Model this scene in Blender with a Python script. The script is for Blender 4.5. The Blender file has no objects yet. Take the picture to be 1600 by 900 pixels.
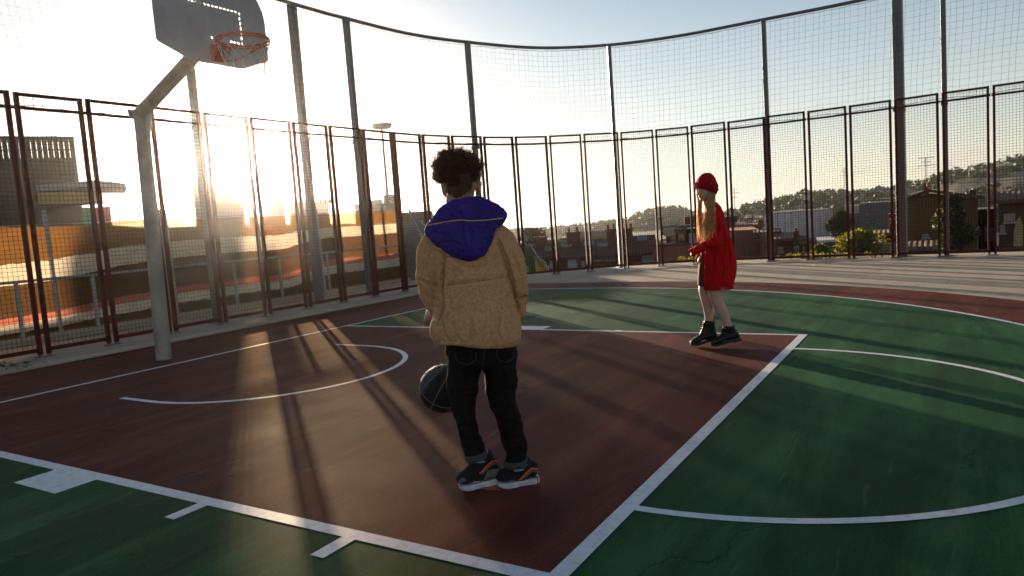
import bpy, bmesh, math, random
from mathutils import Vector, Matrix, noise, Quaternion
random.seed(7)
RAD = math.radians
COL = bpy.context.scene.collection
SC = bpy.context.scene
V = Vector

# ---------------------------------------------------------------- camera numbers (fitted to the court lines)
FPX, YAW, PITCH, ROLL = 1115.15, 2.12306, -0.09007, -0.07056
CAM = V((6.8932, -4.4348, 1.2067))
_f = V((math.cos(PITCH)*math.cos(YAW), math.cos(PITCH)*math.sin(YAW), math.sin(PITCH)))
_r0 = V((math.sin(YAW), -math.cos(YAW), 0)); _u0 = _r0.cross(_f)
CR = math.cos(ROLL)*_r0 + math.sin(ROLL)*_u0
CU = -math.sin(ROLL)*_r0 + math.cos(ROLL)*_u0
CF = _f
HR = V((math.sin(YAW), -math.cos(YAW), 0)); HF = V((math.cos(YAW), math.sin(YAW), 0))
SUN_AZ, SUN_EL = RAD(141.41), RAD(6.17)
SUND = V((math.cos(SUN_EL)*math.cos(SUN_AZ), math.cos(SUN_EL)*math.sin(SUN_AZ), math.sin(SUN_EL)))

def ray(px, py):
    return CF + CR*((px-800)/FPX) - CU*((py-450)/FPX)
def at(px, py, d):                       # point at depth d
    return CAM + ray(px, py)*d
def gnd(px, py, z=0.0):
    r = ray(px, py); return CAM + r*((z-CAM.z)/r.z)
def onx(px, py, x):
    r = ray(px, py); return CAM + r*((x-CAM.x)/r.x)
def vp(px, py, B, dy=0.0):               # point on the upright plane through B facing the camera
    r = ray(px, py); t = ((B-CAM).dot(HF)+dy)/r.dot(HF); return CAM + r*t
def depth(P): return (P-CAM).dot(CF)

# ---------------------------------------------------------------- helpers
def tag(o, label=None, cat=None, group=None, kind=None):
    if label: o['label'] = label
    if cat: o['category'] = cat
    if group: o['group'] = group
    if kind: o['kind'] = kind
    return o

def empty(name, loc, rz=0.0, label=None, cat=None, group=None):
    o = bpy.data.objects.new(name, None); COL.objects.link(o)
    o.empty_display_size = .2
    o.location = loc; o.rotation_euler = (0, 0, rz)
    return tag(o, label, cat, group)

class MB:
    """collects shapes, then links them as ONE mesh object"""
    def __init__(s): s.v = []; s.f = []; s.mi = []; s.cm = 0
    def add(s, vs, fs):
        o = len(s.v); s.v += [tuple(p) for p in vs]
        for f in fs: s.f.append(tuple(i+o for i in f)); s.mi.append(s.cm)
    def box(s, a, b, M=None):
        x0, y0, z0 = a; x1, y1, z1 = b
        vs = [V(p) for p in ((x0,y0,z0),(x1,y0,z0),(x1,y1,z0),(x0,y1,z0),(x0,y0,z1),(x1,y0,z1),(x1,y1,z1),(x0,y1,z1))]
        if M is not None: vs = [M @ p for p in vs]
        s.add(vs, [(0,3,2,1),(4,5,6,7),(0,1,5,4),(1,2,6,5),(2,3,7,6),(3,0,4,7)])
    def bar(s, p, q, w, d=None, side=None):
        """rectangular bar from p to q, w across 'side', d the other way"""
        p = V(p); q = V(q); d = w if d is None else d
        t = (q-p).normalized()
        sd = V(side) if side is not None else (V((0,0,1)) if abs(t.z) < .9 else V((1,0,0)))
        a = (sd - t*sd.dot(t)).normalized(); b = t.cross(a)
        vs = [c + a*(w/2*i) + b*(d/2*j) for c in (p, q) for i, j in ((-1,-1),(1,-1),(1,1),(-1,1))]
        s.add(vs, [(0,1,2,3),(7,6,5,4),(0,4,5,1),(1,5,6,2),(2,6,7,3),(3,7,4,0)])
    def tube(s, pts, r, n=8, r2=None, up=None, cap=True, closed=False):
        """pts path, r (and r2 across) a number or list; up = fixed axis for the second radius"""
        pts = [V(p) for p in pts]; N = len(pts)
        rs = r if isinstance(r, (list, tuple)) else [r]*N
        r2s = rs if r2 is None else (r2 if isinstance(r2, (list, tuple)) else [r2]*N)
        rings = []; prevA = None
        for i, c in enumerate(pts):
            if closed: t = pts[(i+1) % N]-pts[i-1]
            else: t = pts[min(i+1, N-1)]-pts[max(i-1, 0)]
            if t.length < 1e-9: t = V((0,0,1))
            t.normalize()
            if up is not None:
                A = t.cross(V(up))
                if A.length < 1e-6: A = V((1,0,0))
                A.normalize()
            else:
                if prevA is None:
                    A = t.cross(V((0,0,1)) if abs(t.z) < .9 else V((1,0,0))).normalized()
                else:
                    A = prevA - t*prevA.dot(t)
                    A = A.normalized() if A.length > 1e-6 else prevA
            prevA = A; B = A.cross(t).normalized()
            rings.append([c + A*(rs[i]*math.cos(2*math.pi*k/n)) + B*(r2s[i]*math.sin(2*math.pi*k/n)) for k in range(n)])
        vs = [p for rg in rings for p in rg]; fs = []
        for i in range(N if closed else N-1):
            j = (i+1) % N
            for k in range(n):
                k2 = (k+1) % n
                fs.append((i*n+k, i*n+k2, j*n+k2, j*n+k))
        if cap and not closed:
            fs.append(tuple(range(n))[::-1]); fs.append(tuple((N-1)*n+k for k in range(n)))
        s.add(vs, fs)
    def sphere(s, c, r, n=12, m=8, M=None):
        c = V(c); rr = r if isinstance(r, (tuple, list)) else (r, r, r)
        vs = [V((0,0,1))]
        for i in range(1, m):
            a = math.pi*i/m
            for k in range(n):
                b = 2*math.pi*k/n
                vs.append(V((math.sin(a)*math.cos(b), math.sin(a)*math.sin(b), math.cos(a))))
        vs.append(V((0,0,-1)))
        vs = [V((p.x*rr[0], p.y*rr[1], p.z*rr[2])) for p in vs]
        if M is not None: vs = [M @ p for p in vs]
        vs = [p + c for p in vs]
        fs = [(0, 1+k, 1+(k+1) % n) for k in range(n)]
        for i in range(m-2):
            for k in range(n):
                a = 1+i*n+k; b = 1+i*n+(k+1) % n
                fs.append((a, a+n, b+n, b))
        L = len(vs)-1; o = 1+(m-2)*n
        fs += [(L, o+(k+1) % n, o+k) for k in range(n)]
        s.add(vs, fs)
    def prism(s, poly, z0, z1):
        n = len(poly)
        s.add([(p[0], p[1], z0) for p in poly]+[(p[0], p[1], z1) for p in poly],
              [tuple(range(n))[::-1], tuple(range(n, 2*n))]+[(i, (i+1) % n, n+(i+1) % n, n+i) for i in range(n)])
    def slab(s, pts, T):
        """planar outline pts (3-D) given thickness vector T"""
        n = len(pts); T = V(T)
        s.add([V(p) for p in pts]+[V(p)+T for p in pts],
              [tuple(range(n))[::-1], tuple(range(n, 2*n))]+[(i, (i+1) % n, n+(i+1) % n, n+i) for i in range(n)])
    def build(s, name, m=None, parent=None, smooth=False, origin=None, recalc=True):
        me = bpy.data.meshes.new(name)
        vs = s.v
        if origin is not None:
            o_ = V(origin); vs = [tuple(V(p)-o_) for p in vs]
        me.from_pydata(vs, [], s.f); me.update()
        if recalc:
            bm = bmesh.new(); bm.from_mesh(me); bmesh.ops.recalc_face_normals(bm, faces=bm.faces); bm.to_mesh(me); bm.free()
        ms = m if isinstance(m, (list, tuple)) else [m]
        for x in ms:
            if x: me.materials.append(x)
        if len(ms) > 1: me.polygons.foreach_set('material_index', s.mi)
        if smooth: me.polygons.foreach_set('use_smooth', [True]*len(me.polygons))
        o = bpy.data.objects.new(name, me); COL.objects.link(o)
        if origin is not None: o.location = origin
        if parent is not None:
            o.parent = parent
        return o

def cat(pts, n=6):
    """Catmull-Rom through tuples of floats"""
    out = []; N = len(pts)
    for i in range(N-1):
        p0 = pts[max(i-1, 0)]; p1 = pts[i]; p2 = pts[i+1]; p3 = pts[min(i+2, N-1)]
        for k in range(n):
            t = k/n
            out.append(tuple(.5*((2*b)+(c-a)*t+(2*a-5*b+4*c-d)*t*t+(3*b-a-3*c+d)*t**3) for a, b, c, d in zip(p0, p1, p2, p3)))
    out.append(tuple(pts[-1])); return out

# ---------------------------------------------------------------- materials
class NT:
    def __init__(s, name):
        s.m = bpy.data.materials.new(name); s.m.use_nodes = True
        s.t = s.m.node_tree; s.n = s.t.nodes; s.b = s.n['Principled BSDF']; s.out = s.n['Material Output']
        s.co = None
    def new(s, k, **kw):
        x = s.n.new(k)
        for a, b in kw.items():
            if a.startswith('_'): x.inputs[a[1:].replace('_', ' ')].default_value = b
            else: setattr(x, a, b)
        return x
    def l(s, a, b): s.t.links.new(a, b)
    def coord(s, which='Object'):
        if s.co is None: s.co = s.new('ShaderNodeTexCoord')
        return s.co.outputs[which]
    def noise(s, scale, detail=4, rough=.55, stretch=None, dist=0.0):
        x = s.new('ShaderNodeTexNoise'); x.inputs['Scale'].default_value = scale; x.inputs['Detail'].default_value = detail
        x.inputs['Roughness'].default_value = rough; x.inputs['Distortion'].default_value = dist
        if stretch:
            mp = s.new('ShaderNodeMapping'); mp.inputs['Scale'].default_value = stretch[:3]
            if len(stretch) > 3: mp.inputs['Rotation'].default_value = (0, 0, stretch[3])
            s.l(s.coord(), mp.inputs[0]); s.l(mp.outputs[0], x.inputs['Vector'])
        else: s.l(s.coord(), x.inputs['Vector'])
        return x.outputs[0]
    def ramp(s, v, stops, interp='LINEAR'):
        r = s.new('ShaderNodeValToRGB'); s.l(v, r.inputs[0]); e = r.color_ramp; e.interpolation = interp
        while len(e.elements) < len(stops): e.elements.new(.5)
        for el, (p, c) in zip(e.elements, stops):
            el.position = p; el.color = tuple(c)+(1,) if len(c) == 3 else c
        return r.outputs[0]
    def mix(s, fac, a, b, mode='MIX'):
        x = s.new('ShaderNodeMix', data_type='RGBA', blend_type=mode)
        for inp, v in ((x.inputs[0], fac), (x.inputs[6], a), (x.inputs[7], b)):
            if hasattr(v, 'is_linked') or hasattr(v, 'links'): s.l(v, inp)
            elif isinstance(v, (int, float)): inp.default_value = v
            else: inp.default_value = tuple(v)+(1,) if len(v) == 3 else v
        return x.outputs[2]
    def math(s, op, a, b=None, c=None):
        x = s.new('ShaderNodeMath', operation=op)
        for i, v in enumerate((a, b, c)):
            if v is None: continue
            if isinstance(v, (int, float)): x.inputs[i].default_value = v
            else: s.l(v, x.inputs[i])
        return x.outputs[0]
    def bump(s, h, strength=.3, dist=.01):
        x = s.new('ShaderNodeBump'); x.inputs['Strength'].default_value = strength; x.inputs['Distance'].default_value = dist
        s.l(h, x.inputs['Height']); s.l(x.outputs[0], s.b.inputs['Normal']); return x

def mat(name, c, rough=.6, metal=0.0, var=.25, scale=6.0, bump=0.0, bscale=80.0, c2=None, spec=None, detail=5, rvar=0.0):
    """base colour broken up by noise; c2 = second colour of wear"""
    t = NT(name); n = t.noise(scale, detail)
    a = tuple(x*(1-var) for x in c); b = tuple(min(1, x*(1+var)) for x in (c2 or c))
    col = t.ramp(n, [(.3, a), (.7, b)]); t.l(col, t.b.inputs['Base Color'])
    t.b.inputs['Roughness'].default_value = rough; t.b.inputs['Metallic'].default_value = metal
    if spec is not None: t.b.inputs['Specular IOR Level'].default_value = spec
    if rvar:
        r = t.math('MULTIPLY_ADD', t.noise(scale*2.7, 4), rvar*2, rough-rvar); t.l(r, t.b.inputs['Roughness'])
    if bump: t.bump(t.noise(bscale, 3), bump, .003)
    return t.m

M = {}
M['frame_red'] = mat('painted_red_steel', (.058, .0075, .0055), .75, 0, .28, 9, .15, 60, c2=(.085, .013, .009), rvar=.1, spec=.18)
M['wire'] = mat('mesh_wire', (.022, .012, .010), .9, 0, .2, spec=.05)
M['galv'] = mat('galvanised_steel', (.125, .115, .115), .5, .3, .10, 8, .05, 40, rvar=.08)
M['galvw'] = mat('weathered_galvanised_post', (.24, .225, .20), .55, .3, .22, 5, .12, 50, c2=(.30, .265, .22), rvar=.1)
M['net'] = mat('net_cord', (.03, .033, .037), .95, 0, .1, spec=.05)
M['rail'] = mat('rail_steel', (.33, .34, .36), .4, .7, .2, 12)
M['board'] = mat('backboard_steel', (.34, .32, .32), .5, .1, .12, 5, .08, 30)
M['rim'] = mat('rim_orange', (.55, .085, .02), .42, .1, .2, 20)
M['cord'] = mat('worn_net_cord', (.42, .36, .28), .8, 0, .2, 30)
M['concrete'] = None
SKY, SUNE, EXPO, HAZE, HANI, CLOUD, BD1 = .05, 5.0, 1.92, .0004, .95, (5.4,4.7,3.9), 58
AIR, DUST, OZ, SAT, SAT0, TINT = .8, .2, 1.4, .95, .35, (1.07,1.0,.93)
# ---------------------------------------------------------------- ground materials
def court_mat(name, base, light, dark, seed):
    t = NT(name)
    big = t.noise(.55, 6, .6, (1, 1, 1)); st = t.noise(2.6, 8, .68, (1.0, .16, 1, .55+seed), .8); fine = t.noise(60, 3, .7)
    vf = t.noise(420, 2, .6)
    c = t.ramp(big, [(.32, tuple(x*.8 for x in dark)), (.5, base), (.66, tuple(x*1.2 for x in light))])
    c2 = t.ramp(st, [(.36, tuple(x*.55 for x in base)), (.5, base), (.64, tuple(x*1.55 for x in light))])
    c = t.mix(.6, c, c2)
    g = t.ramp(t.noise(110, 3, .75), [(.32, (.6,.6,.6)), (.68, (1.45,1.45,1.45))]); c = t.mix(.75, c, g, 'MULTIPLY')
    g2 = t.ramp(vf, [(.35, (.72,.72,.72)), (.65, (1.25,1.25,1.25))]); c = t.mix(.6, c, g2, 'MULTIPLY')
    # hairline cracks
    v = t.new('ShaderNodeTexVoronoi', feature='DISTANCE_TO_EDGE'); v.inputs['Scale'].default_value = .42
    nd = t.new('ShaderNodeTexNoise'); nd.inputs['Scale'].default_value = 3.0; nd.inputs['Detail'].default_value = 6
    t.l(t.coord(), nd.inputs['Vector'])
    ad = t.new('ShaderNodeVectorMath', operation='MULTIPLY_ADD'); t.l(nd.outputs[1], ad.inputs[0]); ad.inputs[1].default_value = (.5,.5,.5); t.l(t.coord(), ad.inputs[2])
    t.l(ad.outputs[0], v.inputs['Vector'])
    crack = t.math('LESS_THAN', v.outputs['Distance'], .0022)
    gate = t.math('GREATER_THAN', t.noise(.9, 3), .52); crack = t.math('MULTIPLY', crack, gate)
    c = t.mix(t.math('MULTIPLY', crack, .65), c, tuple(x*.25 for x in base))
    # faint pale scuffs
    sc = t.noise(9, 5, .7, (1, .12, 1, .35+seed)); scm = t.ramp(sc, [(.62, (0,0,0)), (.72, (1,1,1))])
    c = t.mix(t.math('MULTIPLY', scm, .14), c, (.42,.38,.34))
    t.l(c, t.b.inputs['Base Color'])
    r = t.math('MULTIPLY_ADD', t.noise(1.4, 5), .2, .58); t.l(r, t.b.inputs['Roughness']); t.b.inputs['Specular IOR Level'].default_value = .05
    h = t.math('ADD', t.math('MULTIPLY', vf, 1.0), t.math('MULTIPLY', fine, .6))
    t.bump(h, .35, .0025)
    return t.m
M['court_red'] = court_mat('acrylic_court_red', (.104, .023, .0145), (.132, .032, .020), (.074, .016, .010), 0)
M['court_green'] = court_mat('acrylic_court_green', (.018, .072, .025), (.027, .094, .033), (.012, .050, .018), .4)

def line_mat():
    t = NT('white_court_paint')
    n = t.noise(22, 6, .7); c = t.ramp(n, [(.28, (.48,.48,.50)), (.5, (.72,.72,.74)), (.7, (.8,.8,.82))])
    s = t.noise(140, 3, .7); m = t.ramp(s, [(.66, (0,0,0)), (.72, (1,1,1))])
    c = t.mix(t.math('MULTIPLY', m, .5), c, (.22,.15,.13)); t.l(c, t.b.inputs['Base Color'])
    t.b.inputs['Roughness'].default_value = .5; t.bump(s, .2, .002); return t.m
M['line'] = line_mat()

def concrete_mat(name, a, b, joints=True):
    t = NT(name)
    n = t.noise(.7, 7, .62); c = t.ramp(n, [(.3, a), (.7, b)])
    st = t.noise(3.2, 6, .7, (1, .3, 1, .2)); c = t.mix(.45, c, t.ramp(st, [(.3, tuple(x*.7 for x in a)), (.7, tuple(x*1.15 for x in b))]))
    f = t.noise(90, 3, .7); c = t.mix(.7, c, t.ramp(f, [(.3, (.75,.75,.75)), (.7, (1.15,1.15,1.15))]), 'MULTIPLY')
    sp = t.noise(26, 2, .5); c = t.mix(t.math('MULTIPLY', t.ramp(sp, [(.70, (0,0,0)), (.76, (1,1,1))]), .55), c, (.05,.045,.04))
    if joints:
        br = t.new('ShaderNodeTexBrick'); br.offset = .5; br.inputs['Scale'].default_value = 1.0
        br.inputs['Mortar Size'].default_value = .006; br.inputs['Brick Width'].default_value = 2.4; br.inputs['Row Height'].default_value = .62
        br.inputs['Color1'].default_value = (1,1,1,1); br.inputs['Color2'].default_value = (.86,.86,.86,1); br.inputs['Mortar'].default_value = (.3,.3,.3,1)
        mp = t.new('ShaderNodeMapping'); mp.inputs['Rotation'].default_value = (0,0,.12); t.l(t.coord(), mp.inputs[0]); t.l(mp.outputs[0], br.inputs['Vector'])
        c = t.mix(.75, c, br.outputs[0], 'MULTIPLY')
    t.l(c, t.b.inputs['Base Color']); t.b.inputs['Roughness'].default_value = .78
    t.bump(f, .4, .003); return t.m
M['concrete'] = concrete_mat('worn_pale_concrete', (.38,.29,.20), (.48,.38,.27))
M['plinth'] = concrete_mat('kerb_concrete', (.34,.28,.20), (.46,.39,.29), False)
M['soil'] = mat('dry_soil', (.12,.09,.055), .9, 0, .35, 3, .4, 20)

# ---------------------------------------------------------------- fence plan (inner face), one entry per panel seam
SEAM = [(-2.15,-4.3),(-2.15,-3.5),(-2.14,-2.7),(-2.13,-1.9),(-2.10,-1.10),(-2.08,-.30),(-2.05,.48),(-2.05,1.30),(-2.06,2.10),(-2.06,2.90),(-2.06,3.72),(-2.04,4.50),(-2.02,5.30),
        (-2.0,6.10),(-1.93,6.88),(-1.76,7.62),(-1.48,8.38),(-1.12,9.08),(-.64,9.74),(-.06,10.28),(.58,10.86),(1.28,11.22),(2.01,11.47),(2.80,11.55),(3.63,11.55),
        (4.42,11.60),(5.20,11.58),(6.0,11.52),(6.79,11.45),(7.58,11.45),(8.38,11.40),(9.18,11.25),(9.96,11.0),(10.7,10.6)]
def outn(i):
    a = V(SEAM[max(i-1,0)]); b = V(SEAM[min(i+1,len(SEAM)-1)]); t = (b-a).normalized(); return V((-t.y, t.x))

# court and terrace
def sheet(name, polys, z, m):
    bm = bmesh.new()
    for poly in polys:
        vs = [bm.verts.new((p[0], p[1], z)) for p in poly]
        f = bm.faces.new(vs)
        if f.normal.z < 0: f.normal_flip()
    bmesh.ops.recalc_face_normals(bm, faces=bm.faces)
    for f in bm.faces:
        f.normal_update()
        if f.normal.z < 0: f.normal_flip()
    bmesh.ops.triangulate(bm, faces=bm.faces)
    me = bpy.data.meshes.new(name); bm.to_mesh(me); bm.free(); me.materials.append(m)
    o = bpy.data.objects.new(name, me); COL.objects.link(o); o['kind'] = 'structure'; return o
# platform slab the court stands on
edge = []
for i, s in enumerate(SEAM):
    n = outn(i); o = .75
    edge.append(V(s)+n*o)
plat = [(-5.6,-14),(-5.6,9.3),(-3.9,10.6)]+[(p.x,p.y) for p in edge[17:]]+[(14,9),(18,2),(18,-14)]
b = MB(); b.prism(plat, -3.0, -.004); o = b.build('terrace', M['concrete']); o['kind'] = 'structure'
LX, HW, NX, NR, TX, TR = 5.78, 2.47, 1.49, 1.242, 1.556, 6.717
def arc(cx, cy, r, a0, a1, n=64): return [(cx+r*math.cos(RAD(a0+(a1-a0)*k/n)), cy+r*math.sin(RAD(a0+(a1-a0)*k/n))) for k in range(n+1)]
RO = 7.72
sheet('court_apron', [[(-1.55,RO)]+arc(TX,0,RO,90,-90,90)+[(-1.55,-RO)]], 0.001, M['court_red'])
sheet('court_surface', [[(0.0,TR)]+arc(TX,0,TR,90,-90,90)+[(0.0,-TR)]], 0.0022, M['court_green'])
sheet('key_area', [[(0,-HW),(LX,-HW),(LX,HW),(0,HW)]], 0.0034, M['court_red'])
# painted lines: a thin sheet of quads
bm = bmesh.new(); LZ = [.0047]
def quad(pts):
    vs = [bm.verts.new((p[0], p[1], LZ[0])) for p in pts]; f = bm.faces.new(vs); f.normal_update()
    if f.normal.z < 0: f.normal_flip()
def band(cx, cy, r0, r1, a0, a1, n=72):
    A = arc(cx,cy,r0,a0,a1,n); B = arc(cx,cy,r1,a0,a1,n)
    for k in range(n): quad([A[k],A[k+1],B[k+1],B[k]])
W = .05
# baseline, key sides, free throw line (kept from overlapping)
quad([(0,-TR),(W,-TR),(W,TR-.02),(0,TR-.02)])
quad([(W,HW-W),(LX-W-.02,HW-W),(LX-W-.02,HW),(W,HW)])
quad([(W,-HW),(LX-W-.02,-HW),(LX-W-.02,-HW+W+.02),(W,-HW+W+.02)])
quad([(LX-W-.02,-HW),(LX,-HW),(LX,HW),(LX-W-.02,HW)])
for sgn in (1,-1):
    for x0, x1 in ((2.57,3.0),(3.87,3.94),(4.80,4.87)):
        ext = .21 if x1-x0 > .2 else (.17 if sgn < 0 else .035)
        quad([(x0,sgn*HW),(x1,sgn*HW),(x1,sgn*(HW+ext)),(x0,sgn*(HW+ext))])
band(LX, 0, 1.8-W, 1.8, -90, 90); band(NX, 0, NR-W, NR, -90, 90)
quad([(NX-.42,NR-W),(NX,NR-W),(NX,NR),(NX-.42,NR)]); quad([(NX-.42,-NR),(NX,-NR),(NX,-NR+W),(NX-.42,-NR+W)])
band(TX, 0, TR-W, TR, -90, 90, 110); quad([(W,TR-W),(TX,TR-W),(TX,TR),(W,TR)]); quad([(W,-TR),(TX,-TR),(TX,-TR+W),(W,-TR+W)])
me = bpy.data.meshes.new('court_lines'); bm.to_mesh(me); bm.free(); me.materials.append(M['line'])
o = bpy.data.objects.new('court_lines', me); COL.objects.link(o); o['kind'] = 'structure'
# kerb strip under the left fence, a low real step
b = MB()
inner = [(-1.62,-9),( -1.56,-1),(-1.56,2.0),(-1.55,5.0),(-1.56,7.9)]
outer = [(-2.62,7.9),(-2.7,5),(-2.7,2),(-2.7,-1),(-2.7,-9)]
b.prism(inner+outer, .001, .05); o = b.build('kerb', M['plinth']); o['kind'] = 'structure'
bv = o.modifiers.new('b', 'BEVEL'); bv.width = .012; bv.segments = 2

# ---------------------------------------------------------------- fence panels
FH = 3.08
ORD = ['first','second','third','fourth','fifth','sixth','seventh','eighth','ninth','tenth','eleventh','twelfth','thirteenth','fourteenth','fifteenth','sixteenth','seventeenth','eighteenth','nineteenth','twentieth','twenty-first','twenty-second','twenty-third','twenty-fourth','twenty-fifth','twenty-sixth','twenty-seventh','twenty-eighth','twenty-ninth','thirtieth','thirty-first','thirty-second','thirty-third','thirty-fourth']
FIRST = 4      # first seam whose panel shows at the photo's left edge
for i in range(len(SEAM)-1):
    a = V(SEAM[i]).to_3d(); c = V(SEAM[i+1]).to_3d(); L = (c-a).length; t = (c-a)/L
    if i < 2: continue
    nrm = V((-t.y, t.x, 0)); rz = math.atan2(t.y, t.x)
    mid = (a+c)/2
    zb = .05 if a.x < -1.6 and a.y < 7.7 else 0.0
    k = i-FIRST
    if k < 0: lab = 'red mesh fence panel past the left edge, %s one out' % ORD[-k-1]
    elif i <= 6: lab = '%s red mesh fence panel from the left edge, left of the hoop post' % ORD[k]
    elif i <= 14: lab = '%s red mesh fence panel from the left edge, before the striped screen' % ORD[k]
    elif i <= 22: lab = '%s red mesh fence panel from the left edge, between the two children' % ORD[k]
    elif k <= 26: lab = '%s red mesh fence panel from the left edge, on the pale terrace' % ORD[k]
    else: lab = 'red mesh fence panel past the right edge, %s one out' % ORD[k-27]
    root = empty('mesh_fence', (mid.x, mid.y, 0), rz, lab, 'fence', 'red framed mesh panels round the court')
    h = L/2-.026; tw = .042
    jig = random.uniform(-.006,.006)
    b = MB()
    for s in (-1, 1):
        b.box((s*h-(tw if s > 0 else 0), -.025, zb+.03), (s*h+(0 if s > 0 else tw), .025, FH+jig))
    e = h-tw
    for z0, z1 in ((zb+.06, zb+.105), (FH-.038+jig, FH-.002+jig)): b.box((-e,-.022,z0),(e,.022,z1))
    b.build('frame', M['frame_red'], root)
    b = MB(); b.tube([(-h-.02,.045,FH-.165),(0,.045,FH-.165-.004),(h+.02,.045,FH-.165)], .021, 8); b.build('cross_rail', M['frame_red'], root, True)
    for s in (-1,1):
        b = MB(); b.box((s*(h-.021)-.045,-.05,zb-.001),(s*(h-.021)+.045,.05,zb+.012)); b.box((s*(h-.021)-.014,-.014,zb+.012),(s*(h-.021)+.014,.014,zb+.05))
        b.build('foot_plate', M['galv'], root)
    b = MB(); wr = .0023
    nv = int(round(2*e/.05)); z0 = zb+.105; z1 = FH-.04; nh = int((z1-z0)/.05)
    for j in range(1, nv):
        x = -e+2*e*j/nv; b.tube([(x,-.004,z0),(x,-.004,z1)], wr, 4, cap=False)
    for j in range(1, nh+1):
        z = z0+j*.05; b.tube([(-e,0,z),(e,0,z)], wr, 4, cap=False)
    b.build('wire_mesh', M['wire'], root, recalc=False)

# ---------------------------------------------------------------- tall poles, ring rail, upper net
NZ = 5.13
POLES = [((-2.42,-1.0),.085,.15,0),((-2.36,2.22),.08,.12,0),((-2.52,4.40),.11,.14,0),((-2.42,5.58),.08,.12,0),((-1.84,8.62),.085,.13,0),((.28,11.28),.085,.12,0),((3.60,11.82),.085,.12,0),((6.10,11.85),.17,.22,0),((6.86,11.70),.085,.12,0),((10.0,11.3),.085,.12,0)]
PL = ['tall grey steel fence pole out past the left edge','tall grey steel fence pole just right of the hoop post','thick grey steel pole rising past the sun glare, second tall pole right of the hoop',
 'tall grey steel pole beside the round-headed lamp mast','tall grey pole rising just right of the boy\'s head','slim grey pole midway between the boy and the girl','slim grey pole just right of the girl, rising to the net rail',
 'thick grey pole with a sunlit left edge near the right side','dark slim pole right of the thick sunlit-edged pole','tall grey fence pole out past the right edge']
for (p, w, d, _), lab in zip(POLES, PL):
    # direction across the fence
    i = min(range(len(SEAM)), key=lambda k: (V(SEAM[k])-V(p)).length); n = outn(i)
    o = empty('fence_pole', (p[0], p[1], 0), math.atan2(n.y, n.x), lab, 'pole', 'tall poles that carry the upper net')
    zb = .05 if p[0] < -2 and p[1] < 7 else -.004
    b = MB(); b.box((-d/2,-w/2,zb+.01),(d/2,w/2,NZ+(.02 if w < .12 else 1.2)))
    q = b.build('shaft', M['galv'], o); bv = q.modifiers.new('b','BEVEL'); bv.width = .008; bv.segments = 2
    b = MB(); b.box((-d/2-.06,-w/2-.05,zb-.002),(d/2+.06,w/2+.05,zb+.012)); b.build('base_plate', M['galv'], o)
    b = MB()
    b.box((-d/2-.03,-w/2-.012,2.86),(d/2+.0,w/2+.012,2.93)); b.build('clamp', M['galv'], o)
# ring rail through the pole tops
ring = [(-2.42,-3.0),(-2.42,-1.0),(-2.42,2.22),(-2.45,4.40),(-2.42,5.58),(-2.28,7.2),(-1.84,8.62),(-1.0,10.25),(.28,11.28),(1.8,11.75),(3.60,11.82),(5.2,11.85),(6.86,11.70),(8.5,11.6),(10.0,11.3)]
RP = cat(ring, 10)
b = MB(); b.tube([(x,y,NZ) for x,y in RP], .034, 10); o = b.build('top_rail', M['galv'], None, True)
tag(o, 'curved grey steel tube running round the tops of the tall poles', 'rail')
# nets, one per bay
bays = [1,2,4,6,8,10,12,14]
names = ['fine safety net bay at the upper left corner over the leftmost panels','fine safety net bay behind the backboard and the hoop post','fine safety net bay washed out by the sun right of the backboard',
 'fine safety net bay above the boy\'s head','fine safety net bay over the gap between the children','fine safety net bay above the girl','fine safety net bay left of the dark slim pole at upper right','fine safety net bay in the upper right corner']
cuts = [(0,20),(20,40),(40,60),(60,80),(80,100),(100,120),(120,139)]
segs = [(0,2),(2,4),(4,6),(6,8),(8,10),(10,12),(12,14)]
for (s0, s1), lab in zip(segs, names):
    path = [V(p) for p in RP[s0*10:s1*10+1]]
    cum = [0]
    for a, c in zip(path, path[1:]): cum.append(cum[-1]+(c-a).length)
    def pos(s):
        for k in range(len(cum)-1):
            if s <= cum[k+1] or k == len(cum)-2:
                u = (s-cum[k])/max(1e-9, cum[k+1]-cum[k]); return path[k].lerp(path[k+1], u)
    L = cum[-1]; pitch = .118; nv = int(L/pitch); b = MB(); zt = NZ-.05; zb_ = FH-.17
    rows = int((zt-zb_)/pitch)
    def npt(s, z):
        p = pos(min(max(s,0),L)); k = (zt-z)/(zt-zb_)
        w = noise.noise(V((p.x*.9, p.y*.9, z*.8)))*.05; sag = -.03*noise.noise(V((p.x*.7+9,p.y*.7, 3)))*(1-k)
        # net is tied to the panels' cross rail: pulled in towards the fence line lower down
        c = V((3,2)); dr = (c-p).normalized()
        p = p + dr*(.30*k) + dr*w*math.sin(k*math.pi)
        return V((p.x, p.y, z+sag+.02*noise.noise(V((p.x*2,p.y*2,z)))))
    for j in range(nv+1):
        s = L*j/nv; b.tube([npt(s+.02*math.sin(j*1.7), zb_+(zt-zb_)*q/7) for q in range(8)], .0019, 3, cap=False)
    for r_ in range(rows+1):
        z = zb_+(zt-zb_)*r_/rows; b.tube([npt(L*j/(nv//2), z) for j in range(nv//2+1)], .0019, 3, cap=False)
    b.tube([V((npt(L*j/(nv), zt).x, npt(L*j/nv, zt).y, NZ-.055-.02*abs(math.sin(j*.9)))) for j in range(nv+1)], .004, 4, cap=False)
    b.tube([npt(L*j/nv, zb_)+V((0,0,.035+.012*math.sin(j*.8))) for j in range(nv+1)], .0045, 4, cap=False)
    o = b.build('safety_net', M['net'], None, recalc=False, origin=(path[0].x, path[0].y, zb_)); tag(o, lab, 'net', 'upper net bays between the tall poles')

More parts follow.
